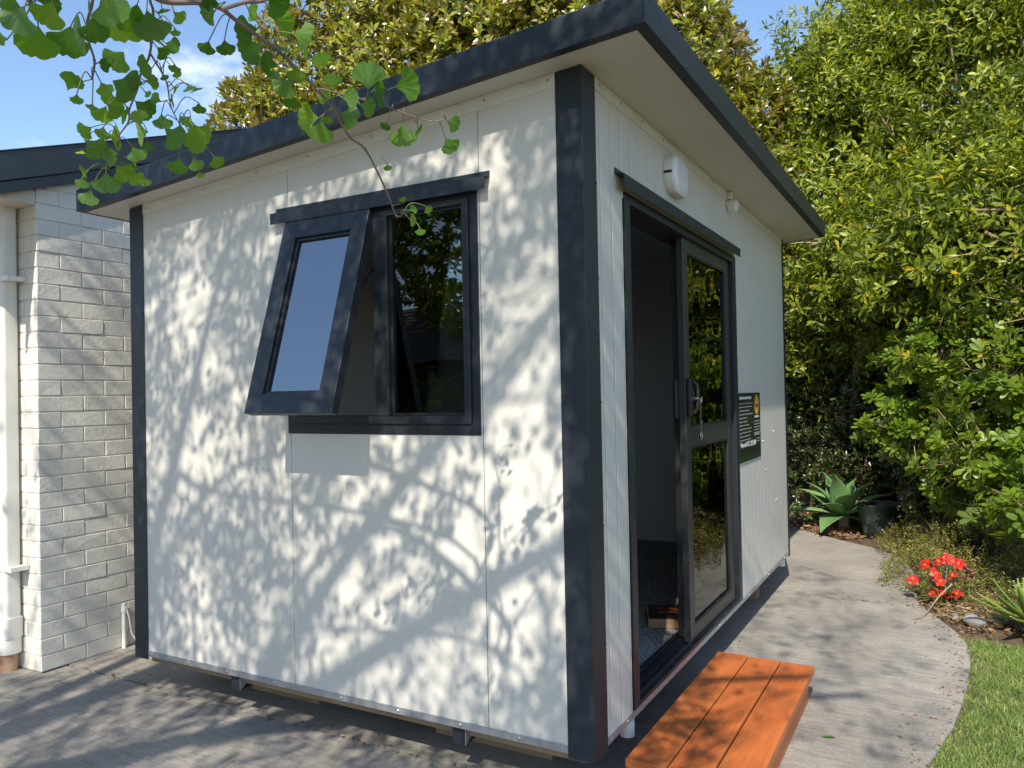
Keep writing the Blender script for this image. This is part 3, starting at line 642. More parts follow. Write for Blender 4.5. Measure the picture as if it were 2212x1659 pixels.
torus((.048, 1.267, 1.282), .015, .0024, ((0, 1, 0), (0, 0, 1.3))).build('clip_ring', M['chrome'], kr, smooth=True)
# box on the carpet
bx = empty('wooden_box', (-.235, 1.60, .249)); tag(bx, 'flat wooden box with a dark lid and orange lettering on the carpet inside the door', 'box')
MB().box(-.13, .13, -.14, .14, .0, .048).build('box_side', M['boxwood'], bx, bevel=.003)
MB().box(-.122, .122, -.132, .132, .0485, .052).build('box_lid', M['boxtop'], bx)
sc_ = MB(); r3 = random.Random(3)
for row, yy in enumerate((-.02, .05)):
    pts = []
    for k in range(26): pts.append((.07-.0055*k*1.0, yy+.022*math.sin(k*1.7+row)*(1 if k % 7 else .2), .0532))
    sc_.tube(pts, .0035, 5)
sc_.build('box_lettering', M['boxink'], bx)
for c in bx.children: c.matrix_parent_inverse = Matrix.Identity(4)
bx.rotation_euler = (0, 0, math.radians(22))

# ================================================================== BRICK HOUSE
HX, HY, CH, BL = -3.33, -.03, .0907, .262
hs = empty('brick_house', (-6, 2, 0)); tag(hs, 'white painted brick house with a dark metal roof edge beside the cabin', 'house')
GS = (3.478-2.851)/(1.497+.243)  # gable rise per metre
def bargez(y): return 2.627+GS*(y+.245)
HD = 4.3; RIDGE = HD/2
wl_ = MB(); rb = random.Random(2)
def brick(m, x0, x1, y0, y1, z0, z1):
    j = lambda: rb.uniform(-.0018, .0018)
    m.box(x0, x1, y0, y1, z0, z1)
    m.v[-8:] = [(p[0]+j(), p[1]+j(), p[2]+j()) for p in m.v[-8:]]
g_ = .0032
for k in range(40):
    z0, z1 = k*CH+g_, (k+1)*CH-g_
    off = (.0 if k % 2 else BL/2)
    y = HY - off*0
    # gable face (+x): bricks step from the corner with half offsets
    yy = HY; first = True
    while yy < HD-.05:
        L = (BL/2 if (k % 2 and first) else BL); first = False
        y1 = min(yy+L, HD)
        yc = (yy+y1)/2; lim = bargez(min(yc, HD-yc))+.12
        if z1 < lim: brick(wl_, HX-.05, HX+rb.uniform(-.001, .0015), yy+(0.0 if yy == HY else g_), y1-g_, z0, z1)
        yy = y1
    if k < 29:
        xx = HX-.052; first = True
        while xx > HX-2.2:
            L = (BL/2-.055 if (not k % 2 and first) else BL-(.052 if first else 0)); first = False
            x1 = xx-L; brick(wl_, x1+g_, xx-(0 if xx == HX-.052 else g_), HY+rb.uniform(-.001, .001), HY+.05, z0, z1); xx = x1
wall = wl_.build('wall', M['brick'], hs, bevel=.003, seg=2)
MB().prism([(HY+.006, 0), (HD, 0), (HD, 2.62), (RIDGE, bargez(RIDGE)), (HY+.006, 2.70)], HX-.2, HX-.0065, 'x').build('mortar', M['mortar'], hs)
MB().box(-12, HX-.2005, HY+.0065, HY+.2, 0, 2.70).build('mortar', M['mortar'], hs)
MB().box(-12, HX-2.2, HY+.001, HY+.006, 0, 2.6).build('mortar', M['brick'], hs)
MB().box(-12, -11.8, HY+.2, HD, 0, 2.7).box(-11.8, HX-.2, HD-.2, HD, 0, 2.7).build('rear_wall', M['brick'], hs)
MB().box(-12.2, HX+.004, -.55, HY-.004, 2.615, 2.70).build('eave_soffit', M['plaster'], hs, bevel=.004)
# roof: two pitches, barge on the gable
rt = MB(); y0r = -.72
def rz(y): return bargez(y)+.20
rt.prism([(y0r, rz(y0r)-.03), (RIDGE, rz(RIDGE)-.03), (HD+.6, rz(y0r)-.03), (HD+.6, rz(y0r)), (RIDGE, rz(RIDGE)), (y0r, rz(y0r))], -12.3, HX+.03, 'x')
roofh = rt.build('roof', M['roofm'], hs)
bg_ = MB(); X0, X1 = HX+.0305, HX+.060
def band(m, x0, x1, d0, d1):  # a strip following the verge, d = depth below the top edge
    yb = HD+.6
    m.prism([(y0r, bargez(y0r)+d0), (RIDGE, bargez(RIDGE)+d0), (yb, bargez(y0r)+d0), (yb, bargez(y0r)+d1), (RIDGE, bargez(RIDGE)+d1), (y0r, bargez(y0r)+d1)], x0, x1, 'x')
band(bg_, X0, X1, .066, .224); band(bg_, X0, X1-.012, .0, .062); band(bg_, X0-.06, X1+.004, .2242, .232)
bg_.build('barge_board', M['barge'], roofh, bevel=.002)
# downpipe
dp = MB(); dx, dy = -3.545, -.085
dp.prism(rrect(dx, dy, .105, .085, .018, 4), .30, 2.62, 'z')
dpo = dp.build('downpipe', M['dpipe'], hs, smooth=True)
MB().prism(rrect(dx, dy, .122, .10, .02, 4), .19, .30, 'z').tube([(dx, dy, .19), (dx, dy, .10)], .062, 20).build('pipe_socket', M['dpipe'], dpo, smooth=True)
MB().tube([(dx-.01, dy-.01, .10), (dx-.01, dy-.01, .0)], .055, 16).build('clay_collar', M['terra'], dpo, smooth=True)
for z in (2.19, .565): MB().box(dx-.06, dx+.115, dy-.0485, dy-.0435, z, z+.03).box(dx+.054, dx+.115, dy-.0430, HY-.004, z+.002, z+.028).build('pipe_bracket', M['dpipe'], dpo, bevel=.002)
# conduit
cd = empty('conduit_stub', (HX+.02, .455, 0)); tag(cd, 'short white conduit stub with a loose cable against the brick wall', 'conduit')
MB().tube([(HX+.022, .455, 0), (HX+.022, .455, .27)], .0125, 14).tube([(HX+.022, .455, .22), (HX+.022, .455, .245)], .017, 14).build('pipe', M['dpipe'], cd, smooth=True)
MB().tube([(HX+.03, .46, .26), (HX+.045, .475, .18), (HX+.04, .49, .09), (HX+.06, .52, .015)], .005, 8).build('cable', M['white'], cd, smooth=True)

# ================================================================== GINKGO (branches hang in front of the cabin, crown above shades it)
gk = empty('ginkgo_tree', (-2.2, -6.2, 0)); tag(gk, 'ginkgo tree with fan shaped leaves on twigs hanging in front of the cabin roof', 'tree')
TR = [(-2.2, -6.2, -.05), (-2.15, -6.1, 1.2), (-2.0, -5.9, 2.6), (-1.8, -5.6, 3.8), (-1.6, -5.3, 5.0), (-1.5, -5.1, 6.4), (-1.45, -5.0, 7.6)]
MB().tube(TR, [.20, .165, .15, .13, .10, .07, .03], 14).build('trunk', M['bark'], gk, smooth=True)
def smooth_path(P, n=8):
    P = [np.array(p, float) for p in P]; P = [2*P[0]-P[1]] + P + [2*P[-1]-P[-2]]; o = []
    for i in range(1, len(P)-2):
        for t in np.linspace(0, 1, n, endpoint=False):
            a, b, c, d = P[i-1], P[i], P[i+1], P[i+2]
            o.append(.5*(2*b+(c-a)*t+(2*a-5*b+4*c-d)*t*t+(3*b-a-3*c+d)*t**3))
    return o+[P[-2]]
def limb(P, r0, r1, mat_, par, name='branch', n=10, sub=6):
    Q = smooth_path(P, sub); return MB().tube(Q, list(np.linspace(r0, r1, len(Q))), n).build(name, mat_, par, smooth=True)
limb([TR[2], (-1.2, -4.9, 3.9), (-.4, -4.2, 4.7), (.7, -3.4, 5.2)], .085, .02, M['bark'], gk)
limb([TR[3], (-2.0, -4.6, 4.6), (-2.3, -3.6, 5.0), (-2.5, -2.7, 5.1)], .07, .018, M['bark'], gk)
limb([TR[3], (-.9, -4.9, 4.5), (.4, -4.3, 4.9), (1.8, -3.4, 4.9)], .08, .02, M['bark'], gk)
limb([TR[4], (-1.2, -4.3, 5.6), (-.9, -3.4, 6.0)], .06, .015, M['bark'], gk)
limb([TR[2], (-2.9, -5.3, 3.3), (-3.7, -4.5, 3.9), (-4.6, -3.6, 4.2)], .07, .018, M['bark'], gk)
# twigs that hang into the picture: (path in picture units, distance from the camera at its ends)
twigs = [
 ([(192, -60), (200, 0), (188, 51), (191, 88), (204, 131), (199, 171)], 1.50, 1.62, .0042, .0024),
 ([(318, -70), (324, 0), (331, 29), (324, 115), (304, 160), (296, 195), (280, 235), (277, 264), (256, 296), (253, 333), (235, 365)], 1.75, 2.1, .0046, .0018),
 ([(324, 115), (339, 139), (360, 179), (369, 229), (387, 267)], 1.85, 1.98, .0034, .0016),
 ([(64, -60), (63, 7)], 1.45, 1.48, .0035, .0022),
 ([(300, -40), (350, 2), (435, 6), (480, 20), (505, 40), (560, 80), (615, 122), (645, 155), (685, 192), (725, 245), (755, 295), (787, 320), (812, 365), (840, 425), (855, 465), (867, 466)], 1.52, 2.25, .0078, .0028),
 ([(685, 192), (700, 194), (745, 205), (785, 215), (820, 222), (860, 240), (930, 262), (965, 255)], 1.84, 1.90, .0042, .0017),
 ([(480, 20), (530, 5), (567, 2), (640, -30)], 1.58, 1.62, .006, .004),
]
tpts = []; tw_last = []
for P, d0, d1, r0, r1 in twigs:
    ds = np.linspace(d0, d1, len(P)); Q = [at(x, y, d) for (x, y), d in zip(P, ds)]
    SP = smooth_path(Q, 5); tpts += SP; nodes = MB().tube(SP, list(np.linspace(r0*.62, r1*.72, len(SP))), 8)
    for q in Q[1:-1]: 
        nodes.lathe([(.0005, -.004), (r1*1.1, -.001), (r1*1.1, .001), (.0005, .004)], q, 8)
    nodes.build('twig', M['twig'], gk, smooth=True)
tpts = np.array(tpts)
# carry the hanging twigs up to the limbs
limb([at(192, -60, 1.5), at(150, -500, 1.9), (-1.4, -2.6, 3.6), (-1.5, -3.3, 4.3), (-1.7, -4.4, 4.5)], .004, .02, M['twig'], gk)
limb([at(318, -70, 1.75), at(330, -500, 1.9), (-.9, -2.5, 3.7), (-1.3, -3.5, 4.4), (-1.7, -4.4, 4.5)], .0046, .02, M['twig'], gk)
limb([at(300, -40, 1.52), at(280, -350, 1.6), (-.3, -2.6, 3.5), (-.5, -3.6, 4.3), (-.7, -4.4, 4.55)], .008, .024, M['twig'], gk)
limb([at(64, -60, 1.45), at(40, -450, 1.6), (-1.3, -3.0, 3.4), (-1.6, -3.6, 4.2)], .0035, .012, M['twig'], gk)
# visible leaves: centre x,y, width, direction of the fan (deg, picture, y down), length factor
LV = """79 93 78 95 1|37 43 70 120 1|104 33 65 110 1|21 8 45 200 1|3 83 25 180 1|109 2 50 0 1|147 90 75 100 1|170 77 70 180 .4|203 66 60 80 1|240 22 75 60 1|270 50 95 80 1|290 45 80 100 1|327 58 75 75 1|338 86 45 100 .4|387 37 32 45 1|352 22 28 60 .4|360 60 25 60 .8|379 70 20 80 1|374 99 36 20 1|352 113 34 40 1|252 130 55 130 1.2|228 140 30 180 1|317 147 52 180 .45|377 147 25 90 .7|382 160 20 60 1|156 176 45 300 1|166 215 26 90 1|226 192 34 60 1|238 215 35 100 1|198 232 24 100 .8|222 248 45 110 1|270 190 62 30 1|290 175 42 200 1|330 176 33 0 1|355 167 18 60 1|383 192 40 20 .4|408 190 28 70 .4|424 193 30 60 .3|319 203 16 40 1|370 217 30 0 .2|313 236 55 40 1|337 213 28 210 1|431 235 30 80 1|248 238 42 40 1|268 249 36 10 .5|300 252 36 250 1|352 264 40 80 1|302 285 58 180 .6|184 283 36 150 1|221 288 34 100 1|248 299 50 20 .5|405 262 32 120 1|378 296 60 40 1|425 292 70 60 1|425 318 40 60 1|320 316 24 90 1|176 330 22 100 .6|205 320 55 40 1|235 338 40 0 1|296 333 42 60 1|181 370 28 160 .5|177 395 30 100 1|231 397 55 85 1|190 427 42 110 1|267 373 50 45 1|280 365 35 30 1|293 385 36 50 1|313 392 26 80 1|384 360 42 100 1|424 355 34 60 1|433 378 18 80 1|468 349 34 60 1|446 103 36 110 1|488 104 40 80 1|450 22 60 190 .5|530 66 60 170 1|541 108 66 160 1|545 22 45 20 .5|615 50 55 20 1|655 76 58 10 .7|600 105 40 80 .4|660 95 60 0 .35|695 130 42 250 1|613 188 55 130 1|630 222 40 100 1|718 175 42 270 1|702 206 40 200 1|757 210 48 0 1|795 162 78 270 1|820 191 80 180 .35|882 183 70 350 1|665 255 60 180 1|690 285 62 100 1|755 253 54 20 1|795 232 45 20 1|833 272 26 110 1|870 293 68 90 1|905 280 30 60 .3|980 268 38 20 1|972 315 48 60 1|838 362 20 80 1|870 432 18 250 1|892 452 24 340 .8|925 452 24 50 1|890 475 30 20 .5|908 500 24 80 1|590 160 30 90 1|580 135 45 200 1|640 160 40 90 1|708 258 24 90 1|600 10 60 40 1|455 3 40 200 1"""
pos = []; ax = []; nr = []; ln = []; wdt = []; cu = []; pet = MB()
tx, ty, tz = proj(tpts)
rl = np.random.default_rng(5)
for rec in LV.split('|'):
    x, y, w, a, sq = map(float, rec.split())
    i = int(np.argmin((tx-x)**2+(ty-y)**2)); d = float(np.linalg.norm(tpts[i]-CAM)) + rl.uniform(-.05, .05)
    A = math.radians(a); dirp = np.array([math.cos(A), math.sin(A)])
    c = at(x, y, d); W = w/FPX*d*1.02; L = W*.66
    tilt = math.acos(min(1, max(.2, sq)))*(1 if rl.random() < .6 else -1) + rl.uniform(-.3, .3)*(sq > .6)
    rd = ray(x, y); e1 = RT*dirp[0] - UP*dirp[1]; e1 = e1 - rd*(e1@rd); e1 /= np.linalg.norm(e1)
    axis = e1*math.cos(tilt) + rd*math.sin(tilt)
    nn = -rd*math.cos(tilt) + e1*math.sin(tilt); roll = rl.uniform(-.45, .45); sd = np.cross(axis, nn); nn = nn*math.cos(roll)+sd*math.sin(roll)
    base = c - axis*L*.55
    pos.append(base); ax.append(axis); nr.append(nn*(1 if rl.random() < .5 else -1)); ln.append(L*1.05); wdt.append(W); cu.append(rl.uniform(-.12, .25))
    # petiole back to the nearest point up the twig
    bx_, by_, _ = proj(base[None]); j = int(np.argmin((tx-bx_[0])**2+(ty-by_[0])**2 + np.where(ty > by_[0]+25, 4000, 0)))
    q = tpts[j]; mid = (q+base)/2 - axis*.012 + np.array([0, 0, .012])
    if np.linalg.norm(q-base) < .22: pet.tube(smooth_path([q, mid, base, base+axis*L*.06], 4), .0011, 5)
arr = lambda v: np.array(v)
gl_ = scatter('leaves', arr(pos), arr(ax), arr(nr), arr(ln), arr(wdt), FAN, M['ginkgo'], gk, curl=arr(cu))
bm = bmesh.new(); bm.from_mesh(gl_.data); nf = len(bm.faces); bv = [bm.verts.new(v) for v in pet.v]
for f in pet.f:
    q = bm.faces.new([bv[i] for i in f]); q.material_index = 1; q.smooth = True
bm.to_mesh(gl_.data); bm.free(); gl_.data.materials.append(M['petiole'])
# crown overhead: clusters on short shoots, thinned where the wall shows light
blobs = [(430, 690, 75, 110, .75), (400, 1000, 80, 130, .75), (520, 850, 50, 70, .6), (600, 1330, 45, 90, .75), (710, 1210, 90, 100, .75), (860, 1110, 110, 110, .65), (900, 1360, 160, 170, .6),
         (1120, 800, 60, 170, .8), (1170, 640, 45, 120, .95), (1110, 1060, 70, 100, .6), (1150, 1260, 60, 150, .6), (700, 1450, 90, 60, .6), (780, 370, 90, 30, .6), (950, 330, 80, 40, .8), (1080, 400, 40, 90, .5), (1010, 980, 60, 50, .5), (420, 1300, 50, 100, .4)]
BL_ = []
for x, y, rx, ry, s in blobs:
    d = ray(x, y); t = -CAM[1]/d[1]; p = CAM+d*t; k = t/FPX*np.linalg.norm(d); BL_.append((p[0], p[2], rx*k*1.15, ry*k, s*.88))
def wall_light(x, z):
    f = 0.02
    for a, b, rx, rz_, s in BL_: f = max(f, s*math.exp(-(((x-a)/rx)**2*.8+((z-b)/rz_)**2*.8)**1.5))
    return f
clus = []
rc = np.random.default_rng(21)
def try_cluster(P, tmin, tmax):
    for _ in range(25):
        t = rc.uniform(tmin, tmax); c = P + S/abs(S[1])*t
        if c[2] > 2.75 and not in_view(c[None], 150)[0]: return c
    return None
WALLN, GNDN, PATHN, HSN = 620, 820, 430, 34
for _ in range(WALLN*7):
    x = rc.uniform(-2.75, .35); z = rc.uniform(.1, 2.75)
    if rc.random() > (1-wall_light(x, z))**1.7*.62: continue
    c = try_cluster(np.array([x, 0, z]), 1.85, 3.7)
    if c is not None: clus.append(c)
for _ in range(GNDN):
    P = np.array([rc.uniform(-4.0, .6), rc.uniform(-1.3, 0), 0]); c = try_cluster(P, 3.2, 5.4)
    if c is not None: clus.append(c)
for _ in range(PATHN):
    P = np.array([rc.uniform(-.1, 1.35), rc.uniform(.1, 4.6), 0])
    dens = .85 if P[1] < 3.3 else .35
    if P[0] > .95: dens *= .35
    if P[0] < .55 and P[1] < 1.5: dens *= .75
    bandn = .5+.5*math.sin(P[1]*5.2+P[0]*2.0+.6)
    if rc.random() > dens*(.25+.75*bandn): continue
    c = try_cluster(P, 3.8, 7.6)
    if c is not None: clus.append(c)
for _ in range(HSN):
    P = np.array([HX, rc.uniform(0, .7), rc.uniform(0, 2.8)]); c = try_cluster(P, 2.6, 5.5)
    if c is not None: clus.append(c)
for _ in range(28):
    P = np.array([rc.uniform(-3.9, HX), HY, rc.uniform(0, 2.6)]); c = try_cluster(P, 2.6, 5.5)
    if c is not None: clus.append(c)
for _ in range(500):   # rest of the crown round the trunk
    c = np.array([rc.normal(-1.6, 1.5), rc.normal(-6.0, .9), rc.uniform(3.4, 7.8)])
    if not in_view(c[None], 150)[0]: clus.append(c)
clus = np.array(clus)
LT = tpts[(proj(tpts)[0] > 520)]   # the sun reaches the lower right twigs
dl = clus[:, None, :]-LT[None, ::2, :]; al = dl@S; pd = np.linalg.norm(dl-al[..., None]*S, axis=2); hit = ((pd < .13) & (al > .05)).any(1)
clus = clus[~hit | (rc.random(len(clus)) < .25)]
K = 8; n = len(clus)*K
cc = np.repeat(clus, K, 0); od = rc.normal(size=(n, 3)); od[:, 2] -= .25; od /= np.linalg.norm(od, axis=1, keepdims=True)
pp = cc + od*rc.uniform(.015, .06, (n, 1)) + np.repeat(rc.normal(size=(len(clus), 3))*.0, K, 0)
shoot = np.repeat(rc.normal(size=(len(clus), 3)), K, 0)*np.tile(np.linspace(-.06, .06, K), len(clus))[:, None]
pp = pp + shoot
keep = ~in_view(pp, 90); nn = rc.normal(size=(n, 3)); nn[:, 2] += .8
L = rc.uniform(.024, .040, n)
scatter('crown', pp[keep], od[keep], nn[keep], L[keep], (L*1.55)[keep], FAN, M['ginkgo'], gk)
tw = MB(); ends = [np.array(p) for p in ((-.4, -4.2, 4.7), (-2.3, -3.6, 5.0), (.4, -4.3, 4.9), (-.9, -3.4, 6.0), (.7, -3.4, 5.2), (1.8, -3.4, 4.9), (-3.7, -4.5, 3.9), (-1.5, -5.1, 6.4), (-1.2, -4.9, 3.9))]
for c in clus[::3]:
    e = min(ends, key=lambda q: np.linalg.norm(q-c)); v = e-c; l = np.linalg.norm(v); m_ = c+v/l*min(l, .55)+np.array([0, 0, .05])
    if not in_view(np.array([c, m_, (c+m_)/2]), 60).any(): tw.tube([c, (c+m_)/2+rc.normal(size=3)*.03, m_], [.002, .0035, .006], 4, cap=False)
tw.build('twigs', M['twig'], gk, fix=False)
# shadows of three thicker boughs
for (a, b, t) in (((860, 850), (1195, 855), 3.6), ((740, 1340), (1000, 1020), 4.2), ((1040, 900), (1210, 640), 3.9)):
    Q = []
    for (x, y) in (a, ((a[0]+b[0])/2+8, (a[1]+b[1])/2+14), b):
        d = ray(x, y); p = CAM+d*(-CAM[1]/d[1]); Q.append(p+S/abs(S[1])*t)
    if not in_view(np.array(Q), 100).any(): limb(Q, .016, .010, M['bark'], gk)

# ================================================================== generic shrub / tree builder
def crown_points(blobs, dens, rngx, shell=(.72, 1.05), lump=.16, pw=2.0, gap=0.0):
    """shoot tips on lumpy superellipsoids; returns positions, outward directions"""
    PO = []; DI = []
    for bi, (cx, cy, cz, rx, ry, rz_) in enumerate(blobs):
        area = 4*math.pi*((rx*ry)**1.6/3+(rx*rz_)**1.6/3+(ry*rz_)**1.6/3)**(1/1.6); n = int(area*dens)
        d = rngx.normal(size=(n, 3)); d /= np.linalg.norm(d, axis=1, keepdims=True)
        k = (np.abs(d)**pw).sum(1)**(-1/pw); ph = rngx.uniform(0, 6, 3)
        lm = 1 + lump*(np.sin(d[:, 0]*6.3+ph[0])*np.sin(d[:, 1]*5.7+ph[1])*.8+np.sin(d[:, 2]*7.9+d[:, 0]*4+ph[2])*.5 + .35*np.sin(d[:, 0]*17+d[:, 2]*15))
        r = shell[0]+(shell[1]-shell[0])*rngx.random(n)**.55
        R = np.array([rx, ry, rz_]); p = np.array([cx, cy, cz]) + d*(k*r*lm)[:, None]*R
        nn = d/R; nn /= np.linalg.norm(nn, axis=1, keepdims=True)
        ok = p[:, 2] > .05
        if gap:
            q = p*4.3+ph; ns = np.sin(q[:, 0]+1.3*np.sin(q[:, 2]))*np.sin(q[:, 1]*.9+np.sin(q[:, 0]*.7))+.7*np.sin(q[:, 2]*1.15+1.1*np.sin(q[:, 1]))
            ok &= (ns > -1.3+gap) | (rngx.random(len(p)) < .15)
        for bj, b in enumerate(blobs):
            if bj != bi:
                q = (p-np.array(b[:3]))/np.array(b[3:]); ok &= (np.abs(q)**pw).sum(1)**(1/pw) > .66
        PO.append(p[ok]); DI.append(nn[ok])
    return np.concatenate(PO), np.concatenate(DI)
def whorls(P, D, k, length, wratio, tmpl, name, m_, parent, rngx, spread=(35, 80), up=.6, step=.012, jit=.5, curl=(.05, .3)):
    n = len(P); D = D + np.array([0, 0, up]) + rngx.normal(size=(n, 3))*jit; D /= np.linalg.norm(D, axis=1, keepdims=True)
    a = np.cross(D, np.where(np.abs(D[:, 2:]) < .9, np.array([[0, 0, 1.0]]), np.array([[1.0, 0, 0]]))); a /= np.linalg.norm(a, axis=1, keepdims=True); b = np.cross(D, a)
    pos = []; ax = []; nr = []; ln = []
    ph = rngx.uniform(0, 6.28, n); size = rngx.uniform(.75, 1.15, n)
    for i in range(k):
        f = i/max(1, k-1); th = ph+i*2.4+rngx.normal(size=n)*.25; el = np.radians(spread[1]-(spread[1]-spread[0])*f+rngx.normal(size=n)*9)
        rad = a*np.cos(th)[:, None]+b*np.sin(th)[:, None]
        axis = D*np.cos(el)[:, None]+rad*np.sin(el)[:, None]; nv = D*np.sin(el)[:, None]-rad*np.cos(el)[:, None]
        pos.append(P+D*(i-k)*step); ax.append(axis); nr.append(nv+rngx.normal(size=(n, 3))*.15); ln.append(length*size*rngx.uniform(.75, 1.1, n)*(1-.3*f))
    pos = np.concatenate(pos); L = np.concatenate(ln)
    return scatter(name, pos, np.concatenate(ax), np.concatenate(nr), L, L*wratio*rngx.uniform(.85, 1.15, len(L)), tmpl, m_, parent, curl=rngx.uniform(*curl, len(L)))
def inner_fill(blobs, n, length, wr, tmpl, name, m_, parent, rngx, rmax=.78):
    pos = []
    for (cx, cy, cz, rx, ry, rz_) in blobs:
        d = rngx.normal(size=(n, 3)); d /= np.linalg.norm(d, axis=1, keepdims=True); r = rmax*rngx.random(n)**.45
        pos.append(np.array([cx, cy, cz])+d*r[:, None]*np.array([rx, ry, rz_]))
    p = np.concatenate(pos); p = p[p[:, 2] > .02]; N_ = len(p); ax = rngx.normal(size=(N_, 3)); ax[:, 2] -= .2; nn = rngx.normal(size=(N_, 3)); nn[:, 2] += .7
    L = length*rngx.uniform(.7, 1.2, N_); return scatter(name, p, ax, nn, L, L*wr, tmpl, m_, parent)
def stems(base, blobs, r, m_, parent, rngx, per=5, name='branch'):
    mb = MB(); base = np.array(base, float)
    for b in blobs:
        c = np.array(b[:3]); R = np.array(b[3:])
        j = base+np.array([rngx.normal()*.06, rngx.normal()*.06, 0]); fork = c-np.array([0, 0, R[2]*.45])
        fork[2] = max(fork[2], .35)
        Q = smooth_path([j, (j+fork)/2+rngx.normal(size=3)*.08, fork], 5); mb.tube(Q, list(np.linspace(r, r*.6, len(Q))), 9)
        for _ in range(per):
            d = rngx.normal(size=3); d[2] = abs(d[2])*.7; d /= np.linalg.norm(d); e = c+d*R*.92
            Q = smooth_path([fork, (fork+e)/2+rngx.normal(size=3)*.12, e], 5); mb.tube(Q, list(np.linspace(r*.5, r*.12, len(Q))), 6)
            for _ in range(3):
                s = Q[len(Q)//2+rngx.integers(0, len(Q)//2)]; e2 = s+(d+rngx.normal(size=3)*.7)*R*.17
                mb.tube([s, (s+e2)/2+rngx.normal(size=3)*.03, e2], [r*.2, r*.13, r*.07], 5)
    return mb.build(name, m_, parent, smooth=True, fix=False)
# clipped evergreen (bronze backed leaves) behind the house roof
rm = np.random.default_rng(31)
def magnolia(base, blobs, label, dens):
    t = empty('magnolia_tree', base); tag(t, label, 'tree', 'clipped evergreen trees behind the cabin roof')
    stems(base, blobs, .10, M['bark'], t, rm, per=6, name='trunk')
    P, D = crown_points(blobs, dens, rm, shell=(.80, 1.03), lump=.07, pw=3.6)
    whorls(P, D, 9, .15, .42, LEAF, 'crown', M['magnolia'], t, rm, spread=(20, 75), up=.5, step=.014, curl=(.0, .25))
    inner_fill(blobs, 9000, .16, .42, LEAF, 'inner_leaves', M['magnolia'], t, rm)
magnolia((-6.0, 7.2, 0), [(-5.9, 6.3, 4.7, 1.7, 1.5, 2.5), (-7.6, 6.2, 4.1, 1.0, 1.2, 2.2), (-4.4, 6.6, 4.5, 1.6, 1.6, 2.5)], 'clipped bronze leaved evergreen above the house roof line', 95)
magnolia((-2.2, 7.4, 0), [(-2.9, 7.0, 4.8, 1.5, 1.6, 2.9), (-1.85, 7.2, 4.6, .9, 1.4, 2.0), (-1.2, 7.5, 3.9, .85, 1.1, 1.45)], 'bronze leaved evergreen behind the high front corner of the cabin roof', 95)
# tall green hedge trees on the right
rh = np.random.default_rng(41)
def hedge(base, blobs, label, dens, ninner=6000, L=.135):
    t = empty('hedge_tree', base); tag(t, label, 'tree', 'tall hedge trees beyond the path')
    stems(base, blobs, .06, M['barkp'], t, rh, per=9, name='trunk')
    P, D = crown_points(blobs, dens, rh, shell=(.66, 1.08), lump=.22, pw=2.4, gap=.75)
    whorls(P, D, 9, L, .30, OBOV, 'crown', M['hedge'], t, rh, spread=(25, 85), up=.45, step=.013, jit=.45)
    inner_fill(blobs, ninner, L, .30, OBOV, 'inner_leaves', M['hedge'], t, rh)
hedge((.15, 7.6, 0), [(.1, 7.6, 3.9, 1.15, 1.2, 1.5), (.35, 7.3, 2.4, 1.2, 1.1, 1.0), (.0, 7.9, 5.2, .8, .9, 1.1), (.55, 7.4, 5.3, .8, .9, .9), (.40, 6.5, 2.9, .85, .8, .75)], 'tall glossy green hedge tree nearest the far end of the cabin', 78)
hedge((1.5, 7.0, 0), [(1.5, 6.9, 4.0, 1.2, 1.25, 1.6), (1.25, 6.3, 2.7, 1.15, 1.05, 1.0), (1.7, 7.0, 5.6, 1.0, 1.0, 1.0), (1.15, 5.4, 2.8, .85, .8, .75)], 'tall glossy green hedge tree in the middle of the hedge behind the pot', 78)
hedge((2.8, 6.0, 0), [(2.7, 5.7, 4.0, 1.2, 1.25, 1.5), (2.3, 5.0, 2.7, 1.0, .95, .9), (2.9, 6.2, 5.0, 1.0, 1.0, .9)], 'tall hedge tree at the outer end of the hedge above the lobed shrubs', 78)
# dark understorey shrubs
rd_ = np.random.default_rng(51)
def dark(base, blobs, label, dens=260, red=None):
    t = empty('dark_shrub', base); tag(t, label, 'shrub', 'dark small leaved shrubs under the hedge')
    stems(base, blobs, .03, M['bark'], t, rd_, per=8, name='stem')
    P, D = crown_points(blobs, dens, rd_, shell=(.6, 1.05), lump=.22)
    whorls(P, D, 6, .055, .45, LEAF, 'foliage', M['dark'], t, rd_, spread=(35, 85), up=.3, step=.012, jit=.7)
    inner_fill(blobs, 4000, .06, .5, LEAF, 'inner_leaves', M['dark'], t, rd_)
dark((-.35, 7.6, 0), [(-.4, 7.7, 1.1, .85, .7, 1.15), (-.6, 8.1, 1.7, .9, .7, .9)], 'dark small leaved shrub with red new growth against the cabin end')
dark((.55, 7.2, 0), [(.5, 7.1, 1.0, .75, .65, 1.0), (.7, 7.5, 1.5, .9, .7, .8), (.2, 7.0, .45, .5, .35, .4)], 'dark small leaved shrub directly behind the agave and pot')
dark((1.55, 6.3, 0), [(1.35, 6.2, .85, .75, .65, .85), (1.9, 6.1, 1.1, .8, .7, 1.0), (1.15, 5.75, .5, .5, .4, .5)], 'dark small leaved shrub in shade right of the pot')
